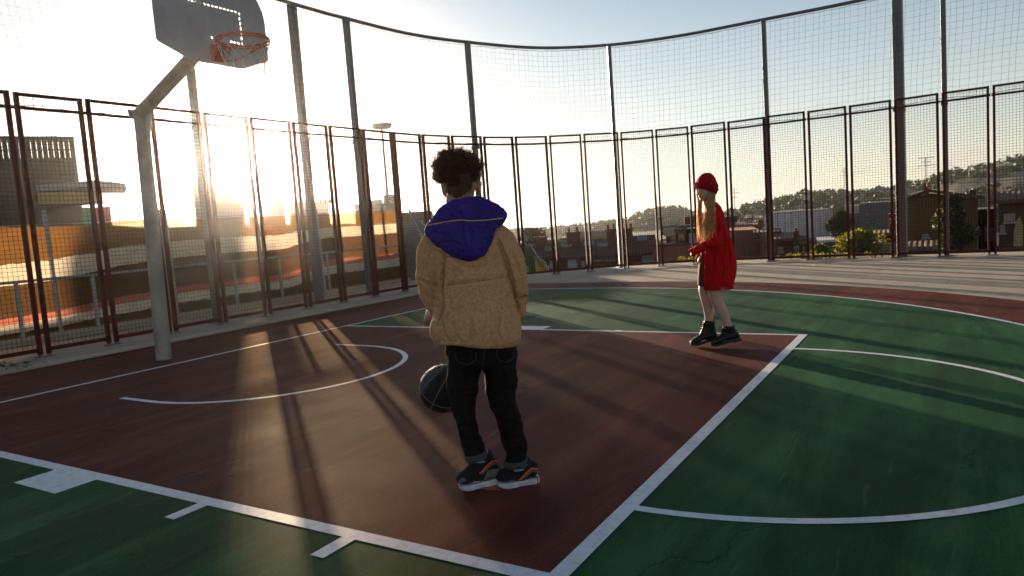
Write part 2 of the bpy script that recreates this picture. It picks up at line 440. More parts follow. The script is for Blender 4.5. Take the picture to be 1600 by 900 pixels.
# ---------------------------------------------------------------- basketball hoop
hoop = empty('basketball_hoop', (-.40,.10,.002), 0, 'grey steel basketball hoop with fan backboard, orange rim and torn net, by the baseline', 'basketball hoop')
def hb(b, *a, **k): 
    b.v = [(x+.40, y-.10, z-.002) for x, y, z in b.v]; return b.build(*a, **k)
EL = V((-.27,.08,2.62))
b = MB(); b.tube([(-.40,.10,.002),(-.40,.10,.02),(-.335,.09,1.3),EL+V((-.005,0,.03))], [.082,.080,.074,.072], 24); b.tube([(-.397,.10,.30),(-.396,.10,.315)], .084, 24)
hb(b, 'post', M['galvw'], hoop, True)
ARM2 = V((.92,.05,3.10))
b = MB(); b.tube([EL+V((-.05,0,-.03)), EL, EL.lerp(ARM2,.5), ARM2], [.066,.070,.068,.066], 20); hb(b, 'arm', M['galvw'], hoop, True)
b = MB(); b.slab([EL+V((.05,-.006,-.30)),EL+V((.085,-.006,-.30)),EL+V((.20,-.006,.02)),EL+V((.06,-.006,.0))], (0,.012,0)); b.bar(EL+V((-.09,0,-.05)),EL+V((-.13,0,.05)),.14,.012,(0,1,0)); hb(b, 'gusset', M['galvw'], hoop)
BX = 1.10; yc = .03
oc = [(-.60,3.0),(-.585,2.985),(-.28,2.87),(.28,2.87),(.585,2.985),(.60,3.0),(.60,3.33)]
oc += [(.60*math.cos(RAD(a)), 3.33+.50*math.sin(RAD(a))) for a in range(6, 175, 6)]+[(-.60,3.33)]
cu = bpy.data.curves.new('backboard', 'CURVE'); cu.dimensions = '2D'; cu.fill_mode = 'BOTH'; cu.extrude = .0025
def spl(pts):
    s_ = cu.splines.new('POLY'); s_.points.add(len(pts)-1); s_.use_cyclic_u = True
    for q, (y, z) in zip(s_.points, pts): q.co = (y, z, 0, 1)
spl(oc)
def slot(y, z, hz):          # the target rectangle is a row of slots cut through the sheet
    w, h = (.017,.010) if hz else (.010,.018)
    spl([(y-yc+w*math.cos(2*math.pi*k/10), z+h*math.sin(2*math.pi*k/10)) for k in range(10)])
ys = [yc+.30-.042*k for k in range(1, 14)]
for k, y in enumerate(ys):
    slot(y, 3.405, True)
    if k in (0,1,2,7,8): slot(y, 3.112, True)
for k in range(7): slot(yc+.30, 3.115+.047*k, False)
tmp = bpy.data.objects.new('tmp', cu); COL.objects.link(tmp); bpy.context.view_layer.update()
nm = bpy.data.meshes.new_from_object(tmp.evaluated_get(bpy.context.evaluated_depsgraph_get())); bpy.data.objects.remove(tmp)
nm.name = 'backboard'
nm.transform(Matrix(((0,0,1,BX-.003+.40),(1,0,0,yc-.10),(0,1,0,-.002),(0,0,0,1))))
nm.materials.clear(); nm.materials.append(M['board']); o = bpy.data.objects.new('backboard', nm); COL.objects.link(o); o.parent = hoop
b = MB(); b.bar((.93,yc,2.92),(.93,yc,3.62),.05,.05,(0,1,0)); b.bar((.955,yc-.34,3.05),(.955,yc+.34,3.05),.05,.04); b.bar((.955,yc-.42,3.55),(.955,yc+.42,3.55),.05,.04)
for s in (-.33,.33):
    for z in (3.05,3.55): b.bar((.95,yc+s,z),(1.086,yc+s,z),.05,.05)
b.bar((.85,yc,3.08),(.96,yc,3.10),.14,.14); hb(b, 'backboard_brace', M['galvw'], hoop)
RC = V((1.475,yc,3.03)); RR = .228
b = MB(); b.tube([RC+V((RR*math.cos(2*math.pi*k/40),RR*math.sin(2*math.pi*k/40),0)) for k in range(40)], .0105, 8, closed=True)
b.tube([RC+V(((RR+.004)*math.cos(2*math.pi*k/40),(RR+.004)*math.sin(2*math.pi*k/40),-.024)) for k in range(40)], .0065, 6, closed=True)
for k in range(12):
    a = 2*math.pi*k/12; c = RC+V((RR*math.cos(a),RR*math.sin(a),-.012)); tt = V((-math.sin(a),math.cos(a),0))*.018
    b.tube([c-tt+V((0,0,-.01)), c+V((0,0,-.035)), c+tt+V((0,0,-.01))], .0035, 5)
rim = hb(b, 'rim', M['rim'], hoop, True)
b = MB(); b.box((1.103,yc-.075,2.89),(1.112,yc+.075,3.05)); 
b.slab([(1.112,yc-.07,3.04),(1.112,yc+.07,3.04),(1.262,yc+.055,3.022),(1.262,yc-.055,3.022)], (0,0,-.006))
for s in (-1,1):
    b.slab([(1.112,yc+s*.066,3.035),(1.112,yc+s*.066,2.90),(1.18,yc+s*.063,2.95),(1.255,yc+s*.056,3.017)], (0,s*.006,0))
hb(b, 'rim_bracket', M['rim'], hoop)
b = MB()
for s in (-1,1): b.tube(cat([(1.11,yc+s*.05,2.905),(1.22,yc+s*.13,2.92),(1.40,yc+s*.20,2.985),(1.475,yc+s*.225,3.02)],5), .008, 6)
hb(b, 'rim_brace', M['rim'], hoop, True)
b = MB()
for s in (-1,1):
    for z in (2.915,3.0): b.tube([(1.111,yc+s*.05,z),(1.12,yc+s*.05,z)], .010, 6)
hb(b, 'bolt', M['galv'], hoop)
b = MB(); rnd = random.Random(3)
for k in range(12):
    a = 2*math.pi*k/12
    for s in (-1, 1):
        if rnd.random() < .16: continue
        pts = []; L = rnd.choice([3,4,4,5,6])
        for q in range(L+1):
            zz = q*.062; aa = a+s*.26*q*(1 if q < 4 else .8); rr = RR*(1-.10*q+.006*q*q)+(rnd.uniform(-.012,.012) if q else 0)
            pts.append(RC+V((rr*math.cos(aa), rr*math.sin(aa), -.035-zz)))
        if L < 6: pts.append(pts[-1]+V((rnd.uniform(-.015,.015),rnd.uniform(-.015,.015),-.05)))
        b.tube(cat([tuple(p) for p in pts],3), .0032, 4)
hb(b, 'net', M['cord'], hoop, True)

# ---------------------------------------------------------------- handrail outside the left fence
rl = empty('handrail', (-4.1,2.5,0), 0, 'low grey pipe handrail running between the left fence and the striped screen', 'handrail')
b = MB(); b.tube([(0,-8,.88),(0,-3,.88),(0,2,.885),(0,6.0,.88)], .021, 10); b.build('top_pipe', M['rail'], rl, True)
for y in (-3.3,-2.1,-.85,.38,1.42,2.65,3.92,4.95,6.2):
    b = MB(); b.bar((0,y-2.5,0),(0,y-2.5,.87),.05,.025,(0,1,0)); b.build('post', M['rail'], rl)
b = MB(); b.box((-.09,-8,0),(.10,6.2,.10)); b.build('base_curb', M['plinth'], rl)

# ---------------------------------------------------------------- striped shade screen
def cloth_mat():
    t = NT('striped_shade_cloth')
    t.n.remove(t.b)
    co = t.new('ShaderNodeTexCoord'); sep = t.new('ShaderNodeSeparateXYZ'); t.l(co.outputs['UV'], sep.inputs[0])
    v = sep.outputs[1]
    t.co = co
    wob = t.math('MULTIPLY_ADD', t.noise(9, 4, .6, (1,1,.3)), .030, -.015)
    v = t.math('ADD', v, wob)
    och = (.22,.11,.038); wh = (.70,.68,.65); br = (.105,.06,.032); pk = (.48,.17,.15)
    c = t.ramp(v, [(0, br),(.10, br),(.135,wh),(.235,pk),(.31,br),(.61,wh),(.775,och),(1,och)], 'CONSTANT')
    n = t.noise(4.5, 6, .7, (1,1,2.5)); c = t.mix(.75, c, t.ramp(n, [(.3,(.62,.6,.58)),(.7,(1.15,1.12,1.08))]), 'MULTIPLY')
    df = t.new('ShaderNodeBsdfDiffuse'); t.l(c, df.inputs[0])
    tl = t.new('ShaderNodeBsdfTranslucent'); t.l(t.mix(1, c, (1,.86,.62), 'MULTIPLY'), tl.inputs[0])
    bmp = t.new('ShaderNodeBump'); bmp.inputs['Strength'].default_value = .5; bmp.inputs['Distance'].default_value = .02
    t.l(t.noise(30, 3, .6, (1,1,1)), bmp.inputs['Height'])
    t.l(bmp.outputs[0], df.inputs['Normal'])
    m1 = t.new('ShaderNodeMixShader'); m1.inputs[0].default_value = .62; t.l(df.outputs[0], m1.inputs[1]); t.l(tl.outputs[0], m1.inputs[2])
    # open weave: lets part of the light straight through, tinted by the yarn
    tr = t.new('ShaderNodeBsdfTransparent'); t.l(t.mix(.45, c, (1,.8,.55)), tr.inputs[0])
    m2 = t.new('ShaderNodeMixShader'); m2.inputs[0].default_value = WEAVE; t.l(m1.outputs[0], m2.inputs[1]); t.l(tr.outputs[0], m2.inputs[2])
    t.l(m2.outputs[0], t.out.inputs[0]); return t.m
WEAVE = .25
M['cloth'] = cloth_mat()
scr = empty('privacy_screen', (-4.5,1.0,0), 0, 'ochre shade cloth with white and pink stripes hung on posts outside the left fence', 'privacy screen')
bm = bmesh.new(); uvl = bm.loops.layers.uv.new('UVMap')
NY, NZs = 220, 36; Y0, Y1 = -8.0, 8.75
rows = []
for j in range(NZs+1):
    v = j/NZs; r_ = []
    for i in range(NY+1):
        y = Y0+(Y1-Y0)*i/NY
        topz = 1.70+.035*noise.noise(V((y*.9,0,0)))+.02*noise.noise(V((y*4,0,2)))
        if y < 2.2: topz += -.06*math.sin(min(1,(2.2-y)/2.5)*math.pi)
        z = .03+(topz-.03)*v
        x = .07*noise.noise(V((y*1.3, z*1.1, 5)))+.035*noise.noise(V((y*3.7, z*3.1, 1)))+.012*noise.noise(V((y*11, z*7, 1)))
        if y > 7: x += (y-7)*.12
        r_.append(bm.verts.new((x, y-1.0, z)))
    rows.append(r_)
def sagv(y, v):       # the stripes wander along the cloth
    s = .075*noise.noise(V((y*.28, 7.1, 0)))+.03*noise.noise(V((y*.9, 3.3, 0)))
    if y < 3.4: s += .13*(min(1,(3.4-y)/3.2))**1.3
    if y > 5.5: s -= .10*min(1,(y-5.5)/1.2)
    return v+s*math.sin(min(1,v*1.15)*math.pi)**.5 if v > 0 else v
for j in range(NZs):
    for i in range(NY):
        f = bm.faces.new((rows[j][i],rows[j][i+1],rows[j+1][i+1],rows[j+1][i])); f.smooth = True
        for lp, (jj, ii) in zip(f.loops, ((j,i),(j,i+1),(j+1,i+1),(j+1,i))):
            y = Y0+(Y1-Y0)*ii/NY; lp[uvl].uv = (ii/NY, max(0,min(1,sagv(y, jj/NZs))))
me = bpy.data.meshes.new('cloth'); bm.to_mesh(me); bm.free(); me.materials.append(M['cloth'])
o = bpy.data.objects.new('cloth', me); COL.objects.link(o); o.parent = scr
for px, pyt, ht in ((85,345,1.88),(262,338,1.86),(271,338,1.84),(505,332,1.80),(606,324,1.80)):
    P = onx(px, pyt+90, -4.36)
    b = MB(); b.bar((.14,P.y-1.0,0),(.14+random.uniform(-.03,.03),P.y-1.0-.02,ht),.045,.045,(0,1,0)); b.build('post', M['rail'], scr)
b = MB(); P = onx(655,470,-4.30); b.bar((.5,P.y-1.0+.5,0),(.12,P.y-1.0,1.72),.04,.04); b.build('brace', M['rail'], scr)
b = MB(); b.tube([(.10,-9,1.68),(.10,-2,1.66),(.10,3,1.69),(.10,7.6,1.68)], .006, 6); b.build('top_wire', M['rail'], scr)
# ---------------------------------------------------------------- far surroundings
GZ = -9.0
M['ground'] = mat('valley_ground', (.085,.085,.045), .9, 0, .4, .02, c2=(.12,.105,.06), detail=8)
bm = bmesh.new(); bmesh.ops.create_circle(bm, cap_ends=True, segments=96, radius=660); me = bpy.data.meshes.new('ground'); bm.to_mesh(me); bm.free()
me.materials.append(M['ground']); o = bpy.data.objects.new('ground', me); COL.objects.link(o); o.location = (0,0,GZ); o['kind'] = 'structure'

def hill_mat(name, a, b, c, sc):
    t = NT(name)
    n = t.noise(sc, 8, .65); n2 = t.noise(sc*5, 5, .7, (1,1,3))
    k = t.ramp(n, [(.3, a), (.5, b), (.66, c)]); k = t.mix(.8, k, t.ramp(n2, [(.3,(.45,.5,.45)),(.7,(1.5,1.4,1.2))]), 'MULTIPLY')
    t.l(k, t.b.inputs['Base Color']); t.b.inputs['Roughness'].default_value = .95; return t.m
M['hill'] = hill_mat('scrub_hillside', (.020,.028,.012), (.036,.040,.018), (.085,.065,.035), .045)
def ridge(name, prof, dF, dR, m, steps=14):
    xs = []; x = prof[0][0]
    while x <= prof[-1][0]: xs.append(x); x += 6
    def py(x):
        for (a, ya), (b, yb) in zip(prof, prof[1:]):
            if a <= x <= b: u = (x-a)/(b-a); u = u*u*(3-2*u)*.5+u*.5; return ya+(yb-ya)*u
        return prof[-1][1]
    bm = bmesh.new(); rows = []; tops = []
    for x in xs:
        T = at(x, py(x), dR); r_ = []
        zt = T.z
        for k in range(steps+1):
            u = k/steps; d = dF+(dR-dF)*u; q = at(x, 350, d); zz = GZ-.3+(zt-GZ)*(math.sin(u*math.pi/2)**1.2)
            zz += (noise.noise(V((q.x*.012, q.y*.012, 4)))*3.0+noise.noise(V((q.x*.05, q.y*.05, 4)))*.9)*math.sin(u*math.pi)
            r_.append(bm.verts.new((q.x, q.y, zz)))
        q = at(x, 350, dR*1.12); r_.append(bm.verts.new((q.x, q.y, zt-(zt-GZ)*.35)))
        q = at(x, 350, dR*1.3 if dR < 450 else dR*1.16); r_.append(bm.verts.new((q.x, q.y, GZ-1)))
        rows.append(r_); tops.append((x, V((r_[steps].co))))
    for a, b_ in zip(rows, rows[1:]):
        for k in range(len(a)-1):
            f = bm.faces.new((a[k], b_[k], b_[k+1], a[k+1])); f.smooth = True
    bmesh.ops.recalc_face_normals(bm, faces=bm.faces)
    me = bpy.data.meshes.new(name); pts = [v.co.copy() for r_ in rows for v in r_[2:steps+1]]
    bm.to_mesh(me); bm.free(); me.materials.append(m); o = bpy.data.objects.new(name, me); COL.objects.link(o); o['kind'] = 'structure'
    return tops, pts
R1 = [(1080,350),(1120,341),(1140,335),(1160,326),(1180,321),(1210,315),(1240,308),(1262,303),(1290,303),(1320,304),(1360,300),(1400,296),(1420,290),(1450,284),(1475,275),(1500,268),(1530,263),(1560,258),(1590,251),(1620,246),(1700,238),(1850,236),(2100,262)]
R2 = [(560,372),(640,369),(700,367),(760,364),(800,363),(850,361),(900,357),(950,350),(985,346),(1003,337),(1022,330),(1045,328),(1070,330),(1088,337),(1110,341),(1150,338),(1300,330)]
tops1, pts1 = ridge('near_hill', R1, 190, 400, M['hill'])
tops2, pts2 = ridge('far_hill', R2, 430, 560, M['hill'])

def leaf_mat(name, a, b, trans=.35):
    t = NT(name)
    gi = t.new('ShaderNodeNewGeometry')
    n = t.noise(.9, 3); c = t.ramp(n, [(.3, a), (.7, b)])
    rp = t.new('ShaderNodeValToRGB'); t.l(gi.outputs['Random Per Island'], rp.inputs[0])
    rp.color_ramp.elements[0].color = (.6,.6,.6,1); rp.color_ramp.elements[1].color = (1.4,1.4,1.3,1)
    c = t.mix(.9, c, rp.outputs[0], 'MULTIPLY'); t.l(c, t.b.inputs['Base Color']); t.b.inputs['Roughness'].default_value = .7
    tl = t.new('ShaderNodeBsdfTranslucent'); t.l(t.mix(1, c, (1.5,1.5,.6), 'MULTIPLY'), tl.inputs[0])
    ms = t.new('ShaderNodeMixShader'); ms.inputs[0].default_value = trans; t.l(t.b.outputs[0], ms.inputs[1]); t.l(tl.outputs[0], ms.inputs[2]); t.l(ms.outputs[0], t.out.inputs[0])
    return t.m
M['leaf_dark'] = leaf_mat('dark_evergreen_leaves', (.022,.032,.014), (.04,.055,.022), .2)
M['leaf_mid'] = leaf_mat('dusty_green_leaves', (.022,.030,.012), (.042,.048,.02), .15)
M['leaf_yel'] = leaf_mat('yellow_green_leaves', (.11,.12,.02), (.20,.17,.03), .5)
M['bark'] = mat('bark', (.07,.05,.035), .9, 0, .3, 5, .5, 20)
def clump(b, c, R_, n, size, rnd, flat=.8):
    for _ in range(n):
        while True:
            p = V((rnd.uniform(-1,1),rnd.uniform(-1,1),rnd.uniform(-1,1)))
            if .25 < p.length < 1: break
        p = V((p.x*R_, p.y*R_, p.z*R_*flat))+c
        q = Quaternion((rnd.gauss(0,1),rnd.gauss(0,1),rnd.gauss(0,1),rnd.gauss(0,1))).normalized(); s = size*rnd.uniform(.6,1.4)
        a = q @ V((s,0,0)); d = q @ V((0,s*.6,0))
        b.add([p-a, p-d, p+a, p+d], [(0,1,2,3)])
rnd = random.Random(11)
b = MB()
for x, T in tops1:
    for _ in range(2):
        if noise.noise(V((x*.02,0,3))) > .05 or rnd.random() < .55:
            s = rnd.uniform(1.0,2.6); clump(b, T+V((rnd.uniform(-2,2),rnd.uniform(-2,2),s*.35)), s, 34, s*.34, rnd)
for p in rnd.sample(pts1, 900):
    s = rnd.uniform(1.2,3.2)
    if noise.noise(p*.02) > -.12: clump(b, p+V((rnd.uniform(-6,6),rnd.uniform(-6,6),s*.3)), s, 22, s*.45, rnd)
for x, T in tops2:
    for _ in range(2):
        s = rnd.uniform(1.5,3.6); clump(b, T+V((rnd.uniform(-3,3),rnd.uniform(-3,3),s*.3)), s, 24, s*.4, rnd)
for p in rnd.sample(pts2, 500):
    s = rnd.uniform(2,4); clump(b, p+V((0,0,s*.3)), s, 18, s*.5, rnd)
# lower town gardens
for _ in range(420):
    x = rnd.uniform(780,1800); d = rnd.uniform(75,185); p = at(x,350,d); s = rnd.uniform(1.2,2.6)
    clump(b, V((p.x,p.y,GZ+s*.8)), s, 26, s*.35, rnd)
o = b.build('woodland', M['leaf_mid'], recalc=False); tag(o, 'scrub and low woods covering the hills beyond the houses', 'woodland', kind='stuff')

def tree(label, px, pyt, pyb, wpx, d, m, cat_='tree', name='tree', n=1400, seed=1, lobes=11, base=GZ, group=None, leaf=.09):
    rnd = random.Random(seed)
    T = at(px, pyt, d); Bm = at(px, pyb, d); Wd = wpx/FPX*d
    root = empty(name, (T.x, T.y, base), 0, label, cat_, group)
    zt = T.z-base; zb_ = Bm.z-base; H = zt-zb_
    b = MB(); tr = max(.05, H*.035)
    b.tube([(0,0,-.05),(.05*H*.3,0,zb_*.6),(0,.03*H,zb_+H*.35),(.02*H,0,zb_+H*.8)], [tr*1.5,tr,tr*.7,tr*.25], 8)
    for k in range(6):
        a = rnd.uniform(0,6.28); z = zb_+H*rnd.uniform(.1,.5)
        b.tube([(0,.02*H,z),(math.cos(a)*Wd*.2,math.sin(a)*Wd*.2,z+H*.12),(math.cos(a)*Wd*.36,math.sin(a)*Wd*.36,z+H*.3)], [tr*.5,tr*.3,tr*.1], 5)
    b.build('trunk', M['bark'], root, True)
    b = MB()
    for k in range(lobes):
        u = (k+.5)/lobes; z = zb_+H*(.08+.84*u); pr = math.sin(min(1,u*.93+.12)*math.pi)**.6
        a = rnd.uniform(0,6.28); off = Wd*.5*pr*rnd.uniform(.15,.75); R_ = min(Wd*.5*rnd.uniform(.42,.7)*pr+.12*Wd, Wd*.45)
        clump(b, V((math.cos(a)*off, math.sin(a)*off, z)), R_, n//lobes, leaf*rnd.uniform(.8,1.3), rnd, .75)
    clump(b, V((0,0,zb_+H*.5)), Wd*.36, n//5, leaf, rnd, H/Wd*.9)
    b.build('crown', m, root, recalc=False)
    return root

# house wall, roof and window materials
def wallm(name, c, brick=False, sc=1.0):
    t = NT(name); n = t.noise(.8, 7, .65); k = t.ramp(n, [(.3, tuple(x*.75 for x in c)), (.7, tuple(min(1,x*1.18) for x in c))])
    st = t.noise(1.2, 5, .7, (2.5,2.5,.25)); k = t.mix(.35, k, t.ramp(st, [(.35,(.6,.6,.6)),(.6,(1.1,1.1,1.1))]), 'MULTIPLY')
    if brick:
        br = t.new('ShaderNodeTexBrick'); br.inputs['Scale'].default_value = sc; br.inputs['Brick Width'].default_value = .5; br.inputs['Row Height'].default_value = .16; br.inputs['Mortar Size'].default_value = .02
        br.inputs['Color1'].default_value = (1,1,1,1); br.inputs['Color2'].default_value = (.78,.74,.72,1); br.inputs['Mortar'].default_value = (.6,.58,.55,1)
        mp = t.new('ShaderNodeMapping'); mp.inputs['Rotation'].default_value = (math.pi/2,0,0); t.l(t.coord(), mp.inputs[0]); t.l(mp.outputs[0], br.inputs['Vector']); k = t.mix(1, k, br.outputs[0], 'MULTIPLY')
    t.l(k, t.b.inputs['Base Color']); t.b.inputs['Roughness'].default_value = .85; t.bump(t.noise(12,4), .3, .02); return t.m
def tilem(name, c):
    t = NT(name); wv = t.new('ShaderNodeTexWave'); wv.inputs['Scale'].default_value = 1.6; wv.inputs['Distortion'].default_value = .4; t.l(t.coord(), wv.inputs['Vector'])
    n = t.noise(2.2, 6, .7); k = t.ramp(n, [(.3, tuple(x*.6 for x in c)), (.7, tuple(x*1.35 for x in c))])
    k = t.mix(.6, k, t.ramp(wv.outputs[0], [(.2,(.55,.55,.55)),(.6,(1.1,1.1,1.1))]), 'MULTIPLY'); t.l(k, t.b.inputs['Base Color']); t.b.inputs['Roughness'].default_value = .8; t.bump(wv.outputs[0], .6, .05); return t.m
M['w_brick'] = wallm('brown_brick', (.21,.062,.030), True, 2.0)
M['w_pink'] = wallm('pink_render', (.34,.12,.09))
M['w_ochre'] = wallm('ochre_render', (.13,.062,.022))
M['w_ochre2'] = wallm('dark_ochre_render', (.075,.04,.016))
M['w_white'] = wallm('white_cladding', (.52,.52,.54))
M['w_grey'] = wallm('grey_block', (.10,.09,.085))
M['w_dark'] = wallm('dark_brown_cladding', (.016,.008,.006))
M['w_pale'] = wallm('pale_render', (.45,.40,.30))
M['w_orange'] = wallm('orange_render', (.42,.24,.09))
M['roof'] = tilem('brown_clay_tiles', (.15,.050,.028))
M['roof_l'] = tilem('light_clay_tiles', (.22,.11,.07))
M['slate'] = wallm('grey_flat_roof', (.25,.25,.27))
M['teal'] = wallm('teal_metal_edge', (.05,.11,.12))
def glassm(name, c, r=.12):
    t = NT(name); t.b.inputs['Base Color'].default_value = (*c,1); t.b.inputs['Roughness'].default_value = r; t.b.inputs['Specular IOR Level'].default_value = .8
    t.bump(t.noise(1.5,2), .08, .02); return t.m
M['glass'] = glassm('dark_window_glass', (.02,.025,.03))
M['blind'] = wallm('pale_blind', (.55,.55,.6))
M['winframe'] = mat('window_frame', (.30,.29,.28), .6)
M['pane_blue'] = glassm('skylight_glass', (.06,.07,.09), .2)

class House:
    def __init__(s, label, pxc, pyc, d, cat_='house', name='house', base=GZ, group=None):
        P = at(pxc, pyc, d); s.O = V((P.x, P.y, base)); s.F = V((P.x-CAM.x, P.y-CAM.y, 0)).normalized(); s.R = V((s.F.y, -s.F.x, 0)); s.root = empty(name, s.O, math.atan2(s.R.y, s.R.x), label, cat_, group)
    def L(s, px, py, dy=0.0):
        r = ray(px, py); P = CAM+r*(((s.O-CAM).dot(s.F)+dy)/r.dot(s.F))-s.O; return V((P.dot(s.R), dy, P.z))
    def box(s, part, m, px0, py0, px1, py1, dy0, dy1, parent=None, zb=None):
        """front face between two pixel corners (top left, bottom right), dy0..dy1 deep"""
        pc = ((px0+px1)/2); a = s.L(px0, py0+.0, dy0); c = s.L(px1, py1, dy0); t = s.L(pc, py0, dy0)
        z1 = t.z; z0 = s.L(pc, py1, dy0).z if zb is None else zb
        b = MB(); b.box((a.x, dy0, z0), (c.x, dy1, z1)); o = b.build(part, m, parent or s.root); return o, (a.x, c.x, z0, z1)
    def win(s, px0, py0, px1, py1, pane=None, part='window', dy=0.0, bars=0):
        pc = (px0+px1)/2; x0 = s.L(px0,(py0+py1)/2,dy).x; x1 = s.L(px1,(py0+py1)/2,dy).x; z1 = s.L(pc,py0,dy).z; z0 = s.L(pc,py1,dy).z; t = max(.03,(x1-x0)*.06)
        b = MB()
        for q in ((x0,z0,x1,z0+t),(x0,z1-t,x1,z1),(x0,z0+t,x0+t,z1-t),(x1-t,z0+t,x1,z1-t)): b.box((q[0],dy-.07,q[1]),(q[2],dy+.03,q[3]))
        for k in range(bars):
            xx = x0+t+(x1-x0-2*t)*(k+1)/(bars+1); b.box((xx-t*.3,dy-.06,z0+t),(xx+t*.3,dy+.02,z1-t))
        b.box((x0-.05,dy-.12,z0-.06),(x1+.05,dy+.02,z0-.003))
        f = b.build(part, M['winframe'], s.root)
        b = MB(); b.box((x0+t,dy-.02,z0+t),(x1-t,dy+.02,z1-t)); b.build('pane', pane or M['glass'], f); return f
    def shed(s, m, px0, px1, pye, pyr, dyr, dye=-.35, part='roof', ov=.3, th=.14):
        """roof slope from the eave line in front up to the ridge behind"""
        pc = (px0+px1)/2; ze = s.L(pc,pye,dye).z; zr = s.L(pc,pyr,dyr).z; x0 = s.L(px0,pye,0).x-ov; x1 = s.L(px1,pye,0).x+ov
        b = MB(); b.slab([(x0,dye,ze),(x1,dye,ze),(x1,dyr,zr),(x0,dyr,zr)], (0,0,-th))
        b.slab([(x0,dyr+.003,zr),(x1,dyr+.003,zr),(x1,2*dyr-dye,ze),(x0,2*dyr-dye,ze)], (0,0,-th))
        return b.build(part, m, s.root)

# -- unseen earth bank added to keep bright sky from showing through the screen
bm = bmesh.new(); rows = []
for i in range(61):
    x = -420+i*18.5; T = at(x, 357+4*noise.noise(V((x*.01,0,0)))-(.018*(x-100) if x > 100 else 0)-(x > 0)*0, 26+3*noise.noise(V((x*.004,2,0)))); fr = V((T.x-CAM.x,T.y-CAM.y,0)).normalized()
    r_ = []
    for dd, hh in ((-11,-3.2),(-8,-1.6),(-4,-.45),(-1.5,-.06),(0,0),(5,-.3),(14,-3),(30,-10)):
        q = T+fr*dd; r_.append(bm.verts.new((q.x, q.y, T.z+hh+.12*noise.noise(q*.8))))
    rows.append(r_)
for a_, b_ in zip(rows, rows[1:]):
    for k in range(7): f = bm.faces.new((a_[k],b_[k],b_[k+1],a_[k+1])); f.smooth = True
bmesh.ops.recalc_face_normals(bm, faces=bm.faces)
me = bpy.data.meshes.new('cloth_backing_bank'); bm.to_mesh(me); bm.free(); me.materials.append(M['soil']); o = bpy.data.objects.new('cloth_backing_bank', me); COL.objects.link(o); o['kind'] = 'structure'
# -- slatted dark building, far left
h = House('dark building clad in vertical brown slats, at the left edge of the photo', 40, 300, 30, 'building', 'slatted_building')
x0 = h.L(-120,212).x; x1 = h.L(115,217).x; zt = h.L(60,212).z
b = MB(); b.box((x0,.30,0),(x1,14,zt-.95)); b.box((x0,.30,zt-.947),(x0+.3,14,zt-.3)); b.box((x0,.14,zt-.16),(x1+.02,.30,zt)); b.build('wall', M['w_dark'], h.root)
b = MB(); pitch = 7.4/FPX*30; k = 0; x = x1
while x > x0:
    b.box((x-pitch*.91, 0, .0), (x, .10, zt-.1)); 
    x -= pitch; k += 1
o = b.build('slats', M['w_dark'], h.root); o['kind'] = 'stuff'
b = MB()
for k in range(9): b.box((x0,.10,zt-.25-k*.36),(x1,.14,zt-.20-k*.36))
b.build('slat_rail', M['w_dark'], h.root)
# -- canopy kiosk beside it
h = House('flat roofed kiosk with green and red panels beneath, left of the hoop post', 150, 310, 30, 'kiosk', 'kiosk')
b = MB(); a = h.L(119,284,0); c = h.L(197,286,-.8); 
b.slab([(a.x-1.5,1.4,a.z+.02),(h.L(150,281,-.6).x,-.6,h.L(150,281,-.6).z),(c.x,-.6,c.z),(c.x,2.2,c.z+.05),(a.x-1.5,2.6,a.z+.05)], (0,0,-.27)); b.build('roof', M['slate'], h.root)
b = MB(); z = h.L(150,297,0).z; b.box((a.x-1.4,.1,z-.5),(h.L(160,300).x,2.0,z-.02)); b.build('soffit_beam', M['w_orange'], h.root)
M['green'] = wallm('green_panel', (.04,.22,.08)); M['redp'] = wallm('red_panel', (.40,.06,.035))
h.box('green_panel', M['green'], 127,324,148,346,.2,.6, zb=0); h.box('red_panel', M['redp'], 148.6,323,175,346,.2,1.2, zb=0)
for px in (128,141): h.box('post', M['slate'], px,296,px+2.2,326,.62,.72)
# -- block in front of the sun
M['w_warm'] = wallm('sand_render', (.26,.19,.13))
h = House('plain block building just left of the sun glare, behind the hoop post', 335, 300, 36, 'building', 'building')
h.box('wall', M['w_warm'], 299,279,390,400,0,6, zb=0); h.box('parapet', M['w_warm'], 298,277,390.5,279.0,-.1,.3)
for x in (308,326,344): h.win(x,288,x+9,304)
h = House('paler block building directly under the sun glare, with a lower wing', 400, 300, BD1, 'building', 'building')
h.box('wall', M['w_warm'], 382,281,404,400,0,9, zb=0); h.box('low_wing', M['w_warm'], 404.5,318,452,400,.4,6, zb=0)
h = House('square tower block with a vented top, right of the sun glare', 432, 300, 36, 'tower', 'tower')
h.box('wall', M['w_warm'], 415,274,448.5,400,.0,4, zb=0)
for x in (418,424,430,436,442): h.box('vent', M['w_dark'], x,277,x+3,281,-.08,-.003)
h = House('long low building with a small glazed roof box, right of the sun glare', 480, 320, 62, 'building', 'building')
h.box('wall', M['w_warm'], 449.5,314,521,400,0,8, zb=0); h.box('roof_box', M['w_pale'], 496,311,520,318,-1.0,-.1)
for x in (499,506,513): h.box('box_window', M['w_dark'], x,312.5,x+4.2,316.5,-1.06,-1.003)
h = House('stepped roof house beside the round-headed lamp mast', 592, 320, 70, 'house', 'house')
h.box('wall', M['w_brick'], 553,318,633,400,0,8, zb=0); h.box('upper_storey', M['w_brick'], 599,304,618,318,1,6); h.box('attic', M['w_pale'], 574,312,598,318,.5,5); h.box('cornice', M['slate'], 552,316.6,634,318.6,-.3,.0)
h.win(604,307,611,314, dy=1)
